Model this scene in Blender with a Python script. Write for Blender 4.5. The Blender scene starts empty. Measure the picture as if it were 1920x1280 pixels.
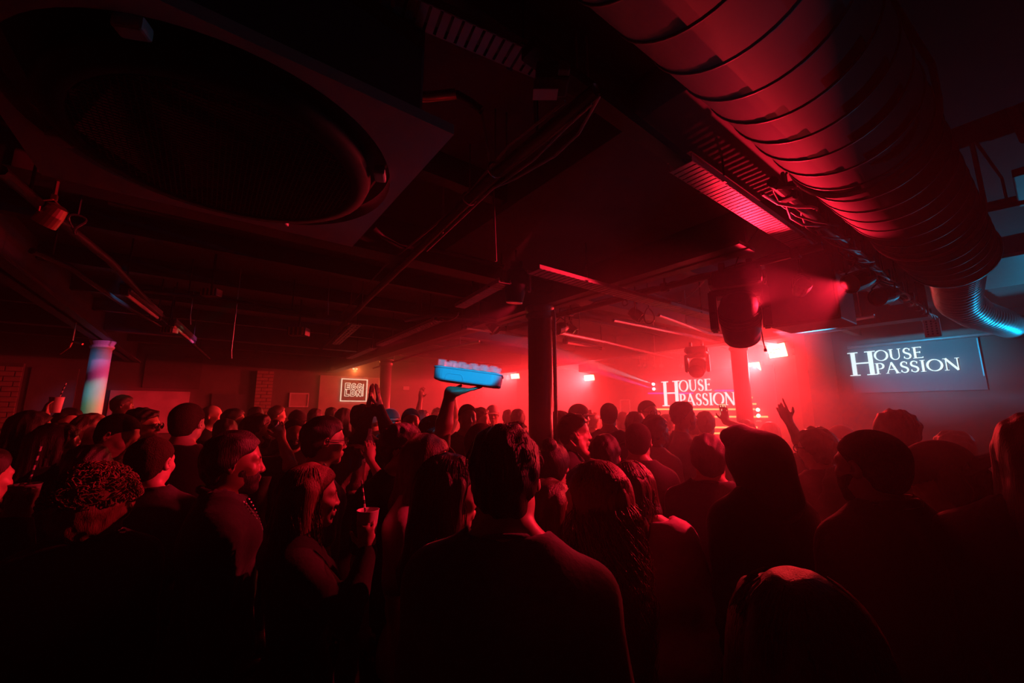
import bpy, bmesh, math, random
import numpy as np
from mathutils import Vector, Matrix

# ------------------------------------------------------------------ camera, world, exposure
SC = bpy.context.scene
COL = SC.collection
F_PX = 760.0
TILT = math.radians(9.7)
CAM_H = 1.75
cam_data = bpy.data.cameras.new('camera')
cam_data.sensor_width = 36.0
cam_data.lens = F_PX / 1920.0 * 36.0
cam_data.clip_start = 0.02
cam = bpy.data.objects.new('camera', cam_data)
COL.objects.link(cam)
cam.location = (0, 0, CAM_H)
cam.rotation_euler = (math.pi / 2 + TILT, 0, -math.atan2(0.6, 0.8))
SC.camera = cam

world = bpy.data.worlds.new('world')
SC.world = world
world.use_nodes = True
world.node_tree.nodes['Background'].inputs[0].default_value = (0, 0, 0, 1)
world.node_tree.nodes['Background'].inputs[1].default_value = 0.0

SC.view_settings.view_transform = 'Standard'
SC.view_settings.look = 'None'
SC.view_settings.gamma = 1.0
SC.view_settings.use_curve_mapping = False
SC.view_settings.exposure = 0.0
SC.cycles.max_bounces = 5
SC.cycles.volume_bounces = 0
SC.cycles.diffuse_bounces = 2
SC.cycles.glossy_bounces = 2
SC.cycles.transmission_bounces = 5
SC.cycles.transparent_max_bounces = 24
SC.cycles.use_denoising = True
SC.cycles.adaptive_threshold = 0.03
SC.cycles.sample_clamp_indirect = 4.0
SC.cycles.caustics_reflective = False
SC.cycles.caustics_refractive = False

# ------------------------------------------------------------------ pixel helpers (room axes: X right-forward, Y left-forward)
CT, ST = math.cos(TILT), math.sin(TILT)
FW = Vector((0.6, 0.8, 0.0))
RT = Vector((0.8, -0.6, 0.0))

def ray(px, py):
    u = (px - 960.0) / F_PX
    v = (640.0 - py) / F_PX
    fwd = CT - ST * v
    up = ST + CT * v
    return RT * u + FW * fwd + Vector((0, 0, up))

def at_fwd(px, py, fwd):
    """point of the room seen at (px, py) at horizontal distance fwd in front of the camera"""
    d = ray(px, py)
    s = fwd / d.dot(FW)
    return Vector((0, 0, CAM_H)) + d * s

def at_z(px, py, z):
    d = ray(px, py)
    return Vector((0, 0, CAM_H)) + d * ((z - CAM_H) / d.z)

def at_x(px, py, x):
    d = ray(px, py)
    return Vector((0, 0, CAM_H)) + d * (x / d.x)

def at_y(px, py, y):
    d = ray(px, py)
    return Vector((0, 0, CAM_H)) + d * (y / d.y)

# ------------------------------------------------------------------ lights of the room
def add_area(name, loc, direction, size, power, color, size_y=None, spread=180):
    l = bpy.data.lights.new(name, 'AREA')
    l.energy = power
    l.color = color
    l.size = size
    if size_y:
        l.shape = 'RECTANGLE'
        l.size_y = size_y
    l.spread = math.radians(spread)
    o = bpy.data.objects.new(name, l)
    COL.objects.link(o)
    o.location = loc
    o.rotation_euler = Vector(direction).to_track_quat('-Z', 'Y').to_euler()
    return o

def add_spot(name, loc, target, power, color, angle, blend=0.3, radius=0.03):
    l = bpy.data.lights.new(name, 'SPOT')
    l.energy = power
    l.color = color
    l.spot_size = math.radians(angle)
    l.spot_blend = blend
    l.shadow_soft_size = radius
    o = bpy.data.objects.new(name, l)
    COL.objects.link(o)
    o.location = loc
    o.rotation_euler = (Vector(target) - Vector(loc)).to_track_quat('-Z', 'Y').to_euler()
    return o

RED = (1.0, 0.014, 0.040)
TEAL = (0.0, 0.36, 0.66)
WARM = (1.0, 0.17, 0.04)
HAZE_DENSITY = 0.014      # thin everywhere, thicker in the banks that roll off the stage
HAZE_BANKS = ((1.7, 1.4, 0.040), (3.3, 1.4, 0.050))
LOW_HAZE = 0.060          # low fog added to veil the right of the crowd in red
HAZE_G = 0.68
PANEL_S = 60.0
PANEL_W = (155.0, 360.0, 375.0, 265.0)    # light of each red stage panel, built with the panels
# bar lamps, the last one added: place, aim and the spot in front of the lens where the light leaves
def lens_of(loc, aim, size):
    d = (Vector(aim) - Vector(loc)).normalized()
    return Vector(loc) + d * size * 0.62
LAMP_A, AIM_A = Vector((3.10, 0.92, 2.56)), Vector((2.35, 0.40, 2.84))
LAMP_B, AIM_B = Vector((3.30, 0.67, 2.58)), Vector((0.20, 2.40, 1.20))
LAMP_C, AIM_C = Vector((3.90, 0.66, 2.58)), Vector((0.10, 2.15, 1.55))
LAMP_D, AIM_D = Vector((2.83, 2.95, 2.58)), Vector((-0.17, 2.64, 1.50))  # added to light the bare neck at the left
BULLET = at_fwd(968, 520, 2.72)
LENS_D = lens_of(LAMP_D, AIM_D, 0.12)
LENS_A, LENS_B, LENS_C = lens_of(LAMP_A, AIM_A, 0.10), lens_of(LAMP_B, AIM_B, 0.13), lens_of(LAMP_C, AIM_C, 0.13)
# red lamps and added spots, teal light by the right screen, warm lamp by the neon sign
add_spot('red_bar_lamp', LENS_B, AIM_B, 400, RED, 58, 0.25, 0.015)
add_spot('red_bullet', BULLET + Vector((0, 0, -0.20)), (0.30, 1.95, 1.58), 180, RED, 30, 0.5, 0.015)
add_spot('red_neck_fill', LENS_D, AIM_D, 620, RED, 9, 0.4, 0.015)  # added spot for the lit neck, from the added bar lamp
add_spot('red_beam_board', (1.9, 4.6, 2.60), at_y(285, 770, 10.6), 900, RED, 14, 1.0, 0.015)
add_spot('teal_projector', (4.9, 1.75, 2.60), at_x(1712, 672, 8.1), 1000, TEAL, 34, 1.0, 0.012)
add_spot('teal_bounce_fill', (7.9, -0.35, 2.0), (5.6, 0.9, 3.0), 80, TEAL, 70, 0.7, 0.015)  # added spot out of view, stands for projector light bounced onto the ceiling
add_spot('warm_lamp', at_y(666, 694, 10.28), at_y(655, 700, 9.0), 60, WARM, 172, 1.0, 0.012)
add_spot('red_duct_fill', (2.74, 1.08, 2.40), (2.10, 0.52, 2.68), 135, RED, 58, 0.6, 0.012)  # added spot without a lamp, draws the lit strip along the duct
add_spot('red_face_fill', (1.45, 1.72, 2.80), (0.48, 1.75, 1.42), 120, RED, 13, 0.5, 0.012)  # added spot without a lamp, lights the face of the woman in profile
# narrow beams: blue on the raised tray, coloured stripes on the pale column, rays beside the stage screen
add_spot('blue_beam', (0.30, -0.80, 2.45), at_fwd(882, 668, 2.05), 540, (0.0, 0.45, 0.85), 8.2, 0.2, 0.012)
add_spot('pink_beam', (1.2, 5.0, 2.85), (-1.17, 7.56, 2.42), 190, (1.0, 0.12, 0.55), 14, 1.0, 0.02)
add_spot('azure_beam', (-0.6, 4.2, 2.85), (-1.17, 7.56, 2.2), 170, (0.10, 0.45, 1.0), 14, 1.0, 0.02)
add_spot('green_beam', (0.2, 4.6, 2.85), (-1.17, 7.56, 1.9), 140, (0.25, 1.0, 0.5), 12, 1.0, 0.02)
add_spot('cyan_ray', at_x(1225, 720, 7.80), at_x(1130, 688, 6.0), 1300, (0.1, 0.8, 1.0), 4, 0.3, 0.01)
add_spot('violet_ray', at_x(1226, 729, 7.80), at_x(1130, 698, 6.0), 1000, (0.55, 0.15, 1.0), 4, 0.3, 0.01)

# ------------------------------------------------------------------ object helpers
def link(o, parent=None):
    COL.objects.link(o)
    if parent is not None:
        o.parent = parent
    return o

def tag(o, label=None, cat=None, group=None, kind=None):
    if label:
        o['label'] = label
    if cat:
        o['category'] = cat
    if group:
        o['group'] = group
    if kind:
        o['kind'] = kind
    return o

def empty(name, loc=(0, 0, 0), rz=0.0, label=None, cat=None, group=None):
    o = bpy.data.objects.new(name, None)
    o.empty_display_size = 0.1
    COL.objects.link(o)
    o.location = loc
    o.rotation_euler = (0, 0, rz)
    return tag(o, label, cat, group)

def mesh_obj(name, bm, mat, parent=None, smooth=False):
    me = bpy.data.meshes.new(name)
    bm.normal_update()
    bm.to_mesh(me)
    bm.free()
    if mat:
        me.materials.append(mat)
    if smooth:
        for p in me.polygons:
            p.use_smooth = True
    return link(bpy.data.objects.new(name, me), parent)

def arr_obj(name, verts, faces, mat, parent=None, smooth=True):
    me = bpy.data.meshes.new(name)
    v = np.asarray(verts, dtype=np.float32)
    f = np.asarray(faces, dtype=np.int32)
    me.vertices.add(len(v))
    me.vertices.foreach_set('co', v.ravel())
    n = f.shape[1]
    me.loops.add(f.size)
    me.loops.foreach_set('vertex_index', f.ravel())
    me.polygons.add(len(f))
    me.polygons.foreach_set('loop_start', np.arange(0, f.size, n, dtype=np.int32))
    try:
        me.polygons.foreach_set('loop_total', np.full(len(f), n, dtype=np.int32))
    except Exception:
        pass
    if smooth:
        me.polygons.foreach_set('use_smooth', np.ones(len(f), dtype=bool))
    me.update(calc_edges=True)
    if mat:
        me.materials.append(mat)
    return link(bpy.data.objects.new(name, me), parent)

def bm_box(bm, c, s, rot=None, bevel=0.0):
    """box centred at c with full sizes s, optional 3x3/4x4 rotation"""
    m = Matrix.Translation(Vector(c))
    if rot is not None:
        m = m @ rot.to_4x4()
    m = m @ Matrix.Diagonal((s[0], s[1], s[2], 1.0))
    r = bmesh.ops.create_cube(bm, size=1.0, matrix=m)
    if bevel > 0:
        es = set()
        for v in r['verts']:
            es.update(v.link_edges)
        bmesh.ops.bevel(bm, geom=list(es), offset=bevel, segments=2, affect='EDGES', profile=0.6)
    return bm

def frame_from(d, up=Vector((0, 0, 1))):
    """rotation whose Y axis is d and Z axis is close to up"""
    y = Vector(d).normalized()
    if abs(y.dot(up)) > 0.995:
        up = Vector((1, 0, 0))
    x = y.cross(up).normalized()
    z = x.cross(y).normalized()
    return Matrix((x, y, z)).transposed()

def bm_bar(bm, a, b, w, h, up=Vector((0, 0, 1)), bevel=0.0):
    a = Vector(a); b = Vector(b)
    return bm_box(bm, (a + b) / 2, (w, (b - a).length, h), frame_from(b - a, up), bevel)

def bm_tube(bm, pts, r, seg=10, caps=True):
    """tube along a polyline; r a number or one radius for each point"""
    pts = [Vector(p) for p in pts]
    n = len(pts)
    rs = [r] * n if isinstance(r, (int, float)) else list(r)
    rings = []
    ref = None
    for i, p in enumerate(pts):
        t = (pts[min(i + 1, n - 1)] - pts[max(i - 1, 0)]).normalized()
        if ref is None:
            ref = Vector((0, 0, 1)) if abs(t.z) < 0.9 else Vector((1, 0, 0))
        x = t.cross(ref).normalized()
        y = x.cross(t).normalized()
        ref = y
        ring = [bm.verts.new(p + (x * math.cos(2 * math.pi * k / seg) + y * math.sin(2 * math.pi * k / seg)) * rs[i]) for k in range(seg)]
        rings.append(ring)
    for i in range(n - 1):
        for k in range(seg):
            bm.faces.new((rings[i][k], rings[i][(k + 1) % seg], rings[i + 1][(k + 1) % seg], rings[i + 1][k]))
    if caps:
        bm.faces.new(rings[0])
        bm.faces.new(list(reversed(rings[-1])))
    return bm

def bm_lathe(bm, prof, seg=20, m=None):
    """profile of (r, z) turned about z"""
    m = m or Matrix.Identity(4)
    rings = []
    for r, z in prof:
        rings.append([bm.verts.new(m @ Vector((r * math.cos(2 * math.pi * k / seg), r * math.sin(2 * math.pi * k / seg), z))) for k in range(seg)])
    for i in range(len(rings) - 1):
        for k in range(seg):
            bm.faces.new((rings[i][k], rings[i][(k + 1) % seg], rings[i + 1][(k + 1) % seg], rings[i + 1][k]))
    bm.faces.new(list(reversed(rings[0])))
    bm.faces.new(rings[-1])
    return bm

def bm_prism(bm, poly, thick, m):
    """flat polygon (x, y) extruded by thick along +z of m"""
    lo = [bm.verts.new(m @ Vector((x, y, 0))) for x, y in poly]
    hi = [bm.verts.new(m @ Vector((x, y, thick))) for x, y in poly]
    n = len(poly)
    for k in range(n):
        bm.faces.new((lo[k], lo[(k + 1) % n], hi[(k + 1) % n], hi[k]))
    bm.faces.new(list(reversed(lo)))
    bm.faces.new(hi)
    return bm

def sag(a, b, drop, n=12, wob=0.0, seed=0):
    rnd = random.Random(seed)
    a = Vector(a); b = Vector(b)
    out = []
    for i in range(n + 1):
        t = i / n
        p = a.lerp(b, t)
        p.z -= drop * 4 * t * (1 - t)
        if wob and 0 < i < n:
            p += Vector((rnd.uniform(-wob, wob), rnd.uniform(-wob, wob), rnd.uniform(-wob, wob)))
        out.append(p)
    return out

# ------------------------------------------------------------------ materials
def mat_p(name, color, rough=0.6, metal=0.0, noise=0.15, scale=8.0, bump=0.0, spec=0.5, emit=None, emit_s=0.0, coat=0.0, stretch=None, trans=0.0, alpha=1.0, sheen=0.0):
    m = bpy.data.materials.new(name)
    m.use_nodes = True
    nt = m.node_tree
    b = nt.nodes['Principled BSDF']
    b.inputs['Roughness'].default_value = rough
    b.inputs['Metallic'].default_value = metal
    b.inputs['Specular IOR Level'].default_value = spec
    b.inputs['Coat Weight'].default_value = coat
    b.inputs['Transmission Weight'].default_value = trans
    b.inputs['Alpha'].default_value = alpha
    b.inputs['Sheen Weight'].default_value = sheen
    b.inputs['Sheen Roughness'].default_value = 0.35
    tc = nt.nodes.new('ShaderNodeTexCoord')
    mp = nt.nodes.new('ShaderNodeMapping')
    if stretch:
        mp.inputs['Scale'].default_value = stretch
    nz = nt.nodes.new('ShaderNodeTexNoise')
    nz.inputs['Scale'].default_value = scale
    nz.inputs['Detail'].default_value = 5.0
    nt.links.new(tc.outputs['Object'], mp.inputs['Vector'])
    nt.links.new(mp.outputs['Vector'], nz.inputs['Vector'])
    mix = nt.nodes.new('ShaderNodeMix')
    mix.data_type = 'RGBA'
    lo = [max(0.0, c * (1 - noise)) for c in color]
    hi = [min(1.0, c * (1 + noise)) for c in color]
    mix.inputs['A'].default_value = (*lo, 1)
    mix.inputs['B'].default_value = (*hi, 1)
    nt.links.new(nz.outputs['Fac'], mix.inputs['Factor'])
    nt.links.new(mix.outputs['Result'], b.inputs['Base Color'])
    if bump > 0:
        bp = nt.nodes.new('ShaderNodeBump')
        bp.inputs['Strength'].default_value = bump
        bp.inputs['Distance'].default_value = 0.01
        nt.links.new(nz.outputs['Fac'], bp.inputs['Height'])
        nt.links.new(bp.outputs['Normal'], b.inputs['Normal'])
    if emit:
        b.inputs['Emission Color'].default_value = (*emit, 1)
        b.inputs['Emission Strength'].default_value = emit_s
    return m

MT = {}
MT['ceiling'] = mat_p('ceiling_paint', (0.14, 0.125, 0.125), 0.75, noise=0.35, scale=2.5, bump=0.3)
MT['beam'] = mat_p('beam_paint', (0.085, 0.078, 0.078), 0.55, noise=0.3, scale=5, bump=0.2)
MT['floor'] = mat_p('floor_concrete', (0.05, 0.05, 0.052), 0.5, noise=0.3, scale=3)
MT['plaster'] = mat_p('dark_plaster', (0.13, 0.11, 0.10), 0.8, noise=0.35, scale=2.2, bump=0.4)
MT['brick'] = mat_p('painted_brick', (0.30, 0.20, 0.16), 0.8, noise=0.45, scale=11, bump=0.4)
MT['mortar'] = mat_p('mortar', (0.10, 0.085, 0.08), 0.9, noise=0.3, scale=14)
MT['board'] = mat_p('pale_board', (0.42, 0.34, 0.30), 0.75, noise=0.45, scale=4, bump=0.2)
MT['column'] = mat_p('column_paint', (0.20, 0.17, 0.17), 0.4, noise=0.15, scale=9, bump=0.1)
MT['column_pale'] = mat_p('pale_column_paint', (0.72, 0.70, 0.72), 0.4, noise=0.1, scale=12, bump=0.15)
MT['lagging'] = mat_p('lagged_pipe', (0.42, 0.38, 0.38), 0.5, noise=0.4, scale=60, bump=0.8)
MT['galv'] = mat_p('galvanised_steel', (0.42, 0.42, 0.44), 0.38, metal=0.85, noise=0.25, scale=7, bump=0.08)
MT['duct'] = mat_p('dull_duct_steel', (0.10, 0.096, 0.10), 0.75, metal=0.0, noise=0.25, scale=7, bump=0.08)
MT['galv_dull'] = mat_p('dull_galvanised_steel', (0.36, 0.35, 0.36), 0.5, metal=0.5, noise=0.25, scale=12)
MT['galv_pale'] = mat_p('pale_painted_steel', (0.5, 0.47, 0.47), 0.5, metal=0.1, noise=0.2, scale=12)
MT['foil'] = mat_p('flexible_foil', (0.5, 0.5, 0.54), 0.4, metal=0.5, noise=0.3, scale=20, bump=0.3)
MT['black_metal'] = mat_p('black_metal', (0.02, 0.02, 0.02), 0.45, metal=0.2, noise=0.3, scale=12)
MT['black_plastic'] = mat_p('black_plastic', (0.016, 0.016, 0.018), 0.6, spec=0.25, noise=0.3, scale=15)
MT['dark_grey'] = mat_p('dark_grey_paint', (0.10, 0.10, 0.105), 0.5, noise=0.2, scale=10)
MT['white_plastic'] = mat_p('white_plastic', (0.62, 0.60, 0.58), 0.45, noise=0.1, scale=10)
MT['cable'] = mat_p('black_cable', (0.05, 0.045, 0.045), 0.4, noise=0.2, scale=30)
MT['cable_pale'] = mat_p('pale_cable', (0.26, 0.22, 0.22), 0.4, noise=0.2, scale=30)
MT['brass'] = mat_p('copper_pipe', (0.55, 0.32, 0.22), 0.3, metal=0.9, noise=0.2, scale=12)
MT['lens'] = mat_p('lamp_lens', (0.05, 0.05, 0.06), 0.1, noise=0.1, scale=4, coat=1.0)

# ------------------------------------------------------------------ haze-filled room
CEIL = 3.05
BEAM_Z = 2.67
X0, X1 = -6.0, 8.15
Y0, Y1 = -3.2, 10.6

def struct(name, bm, mat, smooth=False):
    return tag(mesh_obj(name, bm, mat, None, smooth), kind='structure')

bm = bmesh.new(); bm_box(bm, ((X0 + X1) / 2, (Y0 + Y1) / 2, -0.05), (X1 - X0 + 0.4, Y1 - Y0 + 0.4, 0.1)); struct('floor', bm, MT['floor'])
bm = bmesh.new(); bm_box(bm, ((X0 + X1) / 2, (Y0 + Y1) / 2, CEIL + 0.06), (X1 - X0 + 0.4, Y1 - Y0 + 0.4, 0.12)); ceiling = struct('ceiling', bm, MT['ceiling'])
bm = bmesh.new(); bm_box(bm, (X1 + 0.1, (Y0 + Y1) / 2, CEIL / 2), (0.2, Y1 - Y0 + 0.4, CEIL)); wall_right = struct('wall_right', bm, MT['plaster'])
bm = bmesh.new(); bm_box(bm, (X0 - 0.1, (Y0 + Y1) / 2, CEIL / 2), (0.2, Y1 - Y0 + 0.4, CEIL)); struct('wall_left', bm, MT['plaster'])
bm = bmesh.new(); bm_box(bm, ((X0 + X1) / 2, Y1 + 0.1, CEIL / 2), (X1 - X0, 0.2, CEIL)); wall_back = struct('wall_back', bm, MT['plaster'])
bm = bmesh.new(); bm_box(bm, ((X0 + X1) / 2, Y0 - 0.1, CEIL / 2), (X1 - X0, 0.2, CEIL)); struct('wall_front', bm, MT['plaster'])

# beams along Y on the column lines, with bottom flanges
GX = (-1.17, 2.4, 5.75)
BEAM_LABEL = ('black steel ceiling beam over the pale rainbow-lit column', 'black steel ceiling beam over the thick dark column in the middle',
              'black steel ceiling beam over the hazy column beside the red panels')
for gx, lb in zip(GX, BEAM_LABEL):
    ya = Y0 if gx < 2 else 0.95 if gx < 5 else 0.66
    e = empty('ceiling_beam', (gx, (ya + Y1) / 2, BEAM_Z), 0, lb, 'beam', 'main ceiling beams')
    L = Y1 - ya
    bm = bmesh.new(); bm_box(bm, (0, 0, (CEIL - BEAM_Z) / 2), (0.035, L, CEIL - BEAM_Z)); mesh_obj('web', bm, MT['beam'], e)
    bm = bmesh.new(); bm_box(bm, (0, 0, 0.011), (0.20, L, 0.022)); mesh_obj('flange', bm, MT['beam'], e)

# joists along X
jy = [-1.4, -0.25, 0.9, 1.75, 3.6, 4.6, 5.6, 6.6, 8.3, 9.3]
proto = None
ORD = ('first behind', 'nearest overhead', 'second', 'third', 'fourth', 'fifth', 'sixth', 'seventh', 'eighth', 'farthest')
for i, y in enumerate(jy):
    bm = bmesh.new()
    bm_box(bm, ((X0 + X1) / 2, 0, CEIL - 0.07), (X1 - X0, 0.075, 0.14))
    if proto is None:
        o = mesh_obj('ceiling_joist', bm, MT['beam']); proto = o
    else:
        bm.free(); o = proto.copy(); COL.objects.link(o)
    o.location = (0, y, 0)
    tag(o, 'narrow black joist across the dark ceiling, %s counted from the viewer' % ORD[i], 'joist', 'ceiling joists')
# shallower boards of the ceiling between joists
for i, y in enumerate((7.4, 2.65)):
    bm = bmesh.new(); bm_box(bm, ((X0 + X1) / 2, y, CEIL - 0.13), (X1 - X0, 0.16, 0.26))
    tag(mesh_obj('cross_beam', bm, MT['beam']), ('deep black cross beam over the far pair of columns', 'deep black cross beam over the nearest dark column')[i], 'beam', 'cross beams')

# lowered plasterboard soffit in front of the bulkhead and dark upright bulkhead behind the big moving lamp
def soffit(name, x0, x1, y0, y1, z0, z1, mat):
    bm = bmesh.new()
    bm_box(bm, ((x0 + x1) / 2, (y0 + y1) / 2, (z0 + z1) / 2), (x1 - x0, y1 - y0, z1 - z0), None, 0.004)
    return struct(name, bm, mat)
soffit('trim_1', 1.25, 2.30, -1.3, 2.55, 2.87, CEIL - 0.002, MT['ceiling'])
# stage side pier on the right wall
soffit('trim_2', 6.9, X1 - 0.001, 2.10, 2.24, 0.0, CEIL - 0.002, MT['plaster'])

# columns: shaft, capital and base, cast iron
COLS = [(2.335, 2.70, 0.105, 'column', 'thick dark iron column in the middle of the dance floor, nearest of the columns', True),
        (5.75, 2.52, 0.10, 'column', 'hazy red iron column in front of the stage screen', False),
        (2.58, 7.27, 0.10, 'column', 'slim red iron column beside the square neon sign', False),
        (-1.17, 7.56, 0.105, 'column_pale', 'pale painted column lit in rainbow stripes at the left', False)]
for x, y, r, mt, lb, pipe in COLS:
    e = empty('iron_column', (x, y, 0), 0, lb, 'column', 'iron columns')
    bm = bmesh.new()
    bm_lathe(bm, [(r, 0.16), (r, 2.56)], 28)
    mesh_obj('shaft', bm, MT[mt], e, True)
    bm = bmesh.new()
    bm_lathe(bm, [(r * 1.02, 2.555), (r * 1.18, 2.575), (r * 1.18, 2.60), (r * 1.05, 2.61), (r * 1.25, 2.655), (r * 1.25, 2.668)], 28)
    mesh_obj('capital', bm, MT[mt], e)
    bm = bmesh.new()
    bm_lathe(bm, [(r * 1.7, 0.0), (r * 1.7, 0.03), (r * 1.3, 0.10), (r * 1.1, 0.165)], 28)
    mesh_obj('base', bm, MT[mt], e)
pb = Vector((2.335, 2.70, 0)) + RT * 0.124 - FW * 0.06
bm = bmesh.new()
bm_tube(bm, [pb + Vector((0, 0, z)) for z in (0.0, 0.9, 1.8, 2.5, 2.58)] + [pb + Vector((0.02, 0.03, 2.63)), pb + Vector((0.06, 0.12, 2.65))], 0.017, 12)
tag(mesh_obj('lagged_pipe', bm, MT['lagging'], None, True), 'rough lagged pipe running up the side of the nearest dark column', 'pipe')

# ---- left end of the back wall: brick piers, pale board, framed square, openings
def brick_patch(px0, px1, z0, z1, depth, name, label, cat='pier', bw=0.225, bh=0.075):
    a = at_y(px0, 730, Y1); b = at_y(px1, 730, Y1)
    xa, xb = min(a.x, b.x), max(a.x, b.x)
    e = empty(name, ((xa + xb) / 2, Y1, z0), 0, label, cat)
    bm = bmesh.new(); bm_box(bm, (0, -depth / 2 - 0.001, (z1 - z0) / 2), (xb - xa, depth, z1 - z0)); mesh_obj('mortar_bed', bm, MT['mortar'], e)
    me = None
    rnd = random.Random(5)
    n = 0
    z = 0.0
    row = 0
    while z + bh < z1 - z0 + 0.01 and n < 290:
        x = xa - (bw / 2 if row % 2 else 0)
        while x < xb - 0.02:
            l = max(x, xa); r_ = min(x + bw - 0.012, xb)
            if r_ - l > 0.05 and n < 290:
                full = abs((r_ - l) - (bw - 0.012)) < 1e-4
                if full and me is not None:
                    o = bpy.data.objects.new('brick', me); link(o, e)
                else:
                    bm = bmesh.new(); bm_box(bm, (0, 0, 0), (r_ - l, 0.03, bh - 0.012), None, 0.004)
                    o = mesh_obj('brick', bm, MT['brick'], e)
                    if full:
                        me = o.data
                o.location = ((l + r_) / 2 - (xa + xb) / 2, -depth - 0.002 + rnd.uniform(-0.004, 0.004), z + bh / 2)
                n += 1
            x += bw
        z += bh
        row += 1
    return e
brick_patch(478, 509, 1.2, 2.62, 0.12, 'brick_pier', 'narrow painted brick pier between the dark doorway and the small framed square')
brick_patch(-14, 39, 1.3, 2.55, 0.10, 'bare_brick_wall', 'patch of red-lit bare brick at the far left edge', 'brick wall', 0.24, 0.085)
brick_patch(845, 905, 1.45, 2.45, 0.08, 'brick_pier', 'faint brick pier on the back wall behind the raised tray', 'pier', 0.25, 0.085)

def wall_panel(name, px0, px1, py0, py1, thick, mat, label, cat, y=None):
    y = Y1 if y is None else y
    a = at_y(px0, py0, y); b = at_y(px1, py0, y); zb = at_y((px0 + px1) / 2, py1, y).z
    zt = at_y((px0 + px1) / 2, py0, y).z
    bm = bmesh.new(); bm_box(bm, ((a.x + b.x) / 2, y - thick / 2 - 0.001, (zt + zb) / 2), (abs(b.x - a.x), thick, zt - zb), None, 0.004)
    return tag(mesh_obj(name, bm, mat), label, cat)
wall_panel('wall_board', 208, 357, 733, 812, 0.05, MT['board'], 'large pale scuffed board on the back wall catching red light', 'board')
wall_panel('wall_panel', 275, 382, 668, 728, 0.03, MT['mortar'], 'dark recessed panel high on the back wall above the pale board', 'panel')
wall_panel('wall_panel', 600, 712, 706, 790, 0.05, MT['board'], 'tall pale plaster panel carrying the square neon sign', 'panel')
wall_panel('wall_panel', 60, 150, 690, 800, 0.03, MT['plaster'], 'dull plaster panel behind the white cup at the far left', 'panel')
# framed square
a = at_y(543, 736, Y1); b = at_y(577, 763, Y1)
e = empty('framed_square', ((a.x + b.x) / 2, Y1 - 0.02, (a.z + b.z) / 2), 0, 'small square picture frame with a pale pink border on the back wall', 'picture frame')
w = abs(b.x - a.x); h = abs(a.z - b.z)
bm = bmesh.new(); bm_box(bm, (0, 0, 0), (w - 0.04, 0.02, h - 0.04)); mesh_obj('picture', bm, MT['board'], e)
for dx, dz, sx, sz in ((0, h / 2 - 0.012, w, 0.026), (0, -h / 2 + 0.012, w, 0.026), (w / 2 - 0.012, 0, 0.026, h - 0.05), (-w / 2 + 0.012, 0, 0.026, h - 0.05)):
    bm = bmesh.new(); bm_box(bm, (dx, -0.012, dz), (sx, 0.03, sz)); mesh_obj('frame_bar', bm, MT['white_plastic'], e)
# small pale sign further right
a = at_y(755, 724, Y1); b = at_y(766, 731, Y1)
bm = bmesh.new(); bm_box(bm, ((a.x + b.x) / 2, Y1 - 0.03, (a.z + b.z) / 2), (abs(b.x - a.x), 0.04, abs(a.z - b.z)), None, 0.006)
tag(mesh_obj('wall_sign', bm, MT['white_plastic']), 'tiny pale plate on the back wall right of the slim column', 'sign')
# door
a = at_y(404, 690, Y1); b = at_y(470, 690, Y1)
bm = bmesh.new(); bm_box(bm, ((a.x + b.x) / 2, Y1 - 0.02, 1.05), (abs(b.x - a.x), 0.04, 2.1)); d = struct('door_1', bm, MT['dark_grey'])
bm = bmesh.new(); bm_box(bm, ((a.x + b.x) / 2 + abs(b.x - a.x) * 0.38, Y1 - 0.06, 1.05), (0.03, 0.04, 0.16), None, 0.006); mesh_obj('door_handle', bm, MT['galv'], d)

# ---- haze: a thin layer in the whole room and thicker banks on the stage side
def haze(name, x0, y0, dens, label, inset, y1=None, z1=None):
    hm = bpy.data.materials.new(name)
    hm.use_nodes = True
    nt = hm.node_tree
    nt.nodes.clear()
    out = nt.nodes.new('ShaderNodeOutputMaterial')
    vs = nt.nodes.new('ShaderNodeVolumeScatter')
    vs.inputs['Color'].default_value = (1, 1, 1, 1)
    vs.inputs['Density'].default_value = dens
    vs.inputs['Anisotropy'].default_value = HAZE_G
    nt.links.new(vs.outputs[0], out.inputs['Volume'])
    xb = X1 + 0.05 - inset
    bm = bmesh.new()
    y1 = Y1 if y1 is None else y1; z1 = CEIL if z1 is None else z1
    bm_box(bm, ((x0 + xb) / 2, (y0 + y1) / 2, z1 / 2), (xb - x0, y1 - y0 + 0.1 - inset, z1 + 0.02 - inset))
    tag(mesh_obj(name, bm, hm), label, 'haze', kind='stuff')
haze('stage_haze', X0 - 0.05, Y0, HAZE_DENSITY, 'thin stage haze filling the whole club room', 0.0)
haze('stage_haze', *HAZE_BANKS[0], 'bank of red haze hanging over the right half of the crowd', 0.004)
haze('stage_haze', *HAZE_BANKS[1], 'thickest haze rolling off the stage wall', 0.008)
haze('stage_haze', 1.6, -1.5, LOW_HAZE, 'added low fog veiling the right side of the crowd', 0.09, 1.33, 1.95)
UP = Vector((0, 0, 1))

def simple(name, bm, mat, label, cat, group=None, smooth=False):
    return tag(mesh_obj(name, bm, mat, None, smooth), label, cat, group)

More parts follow.
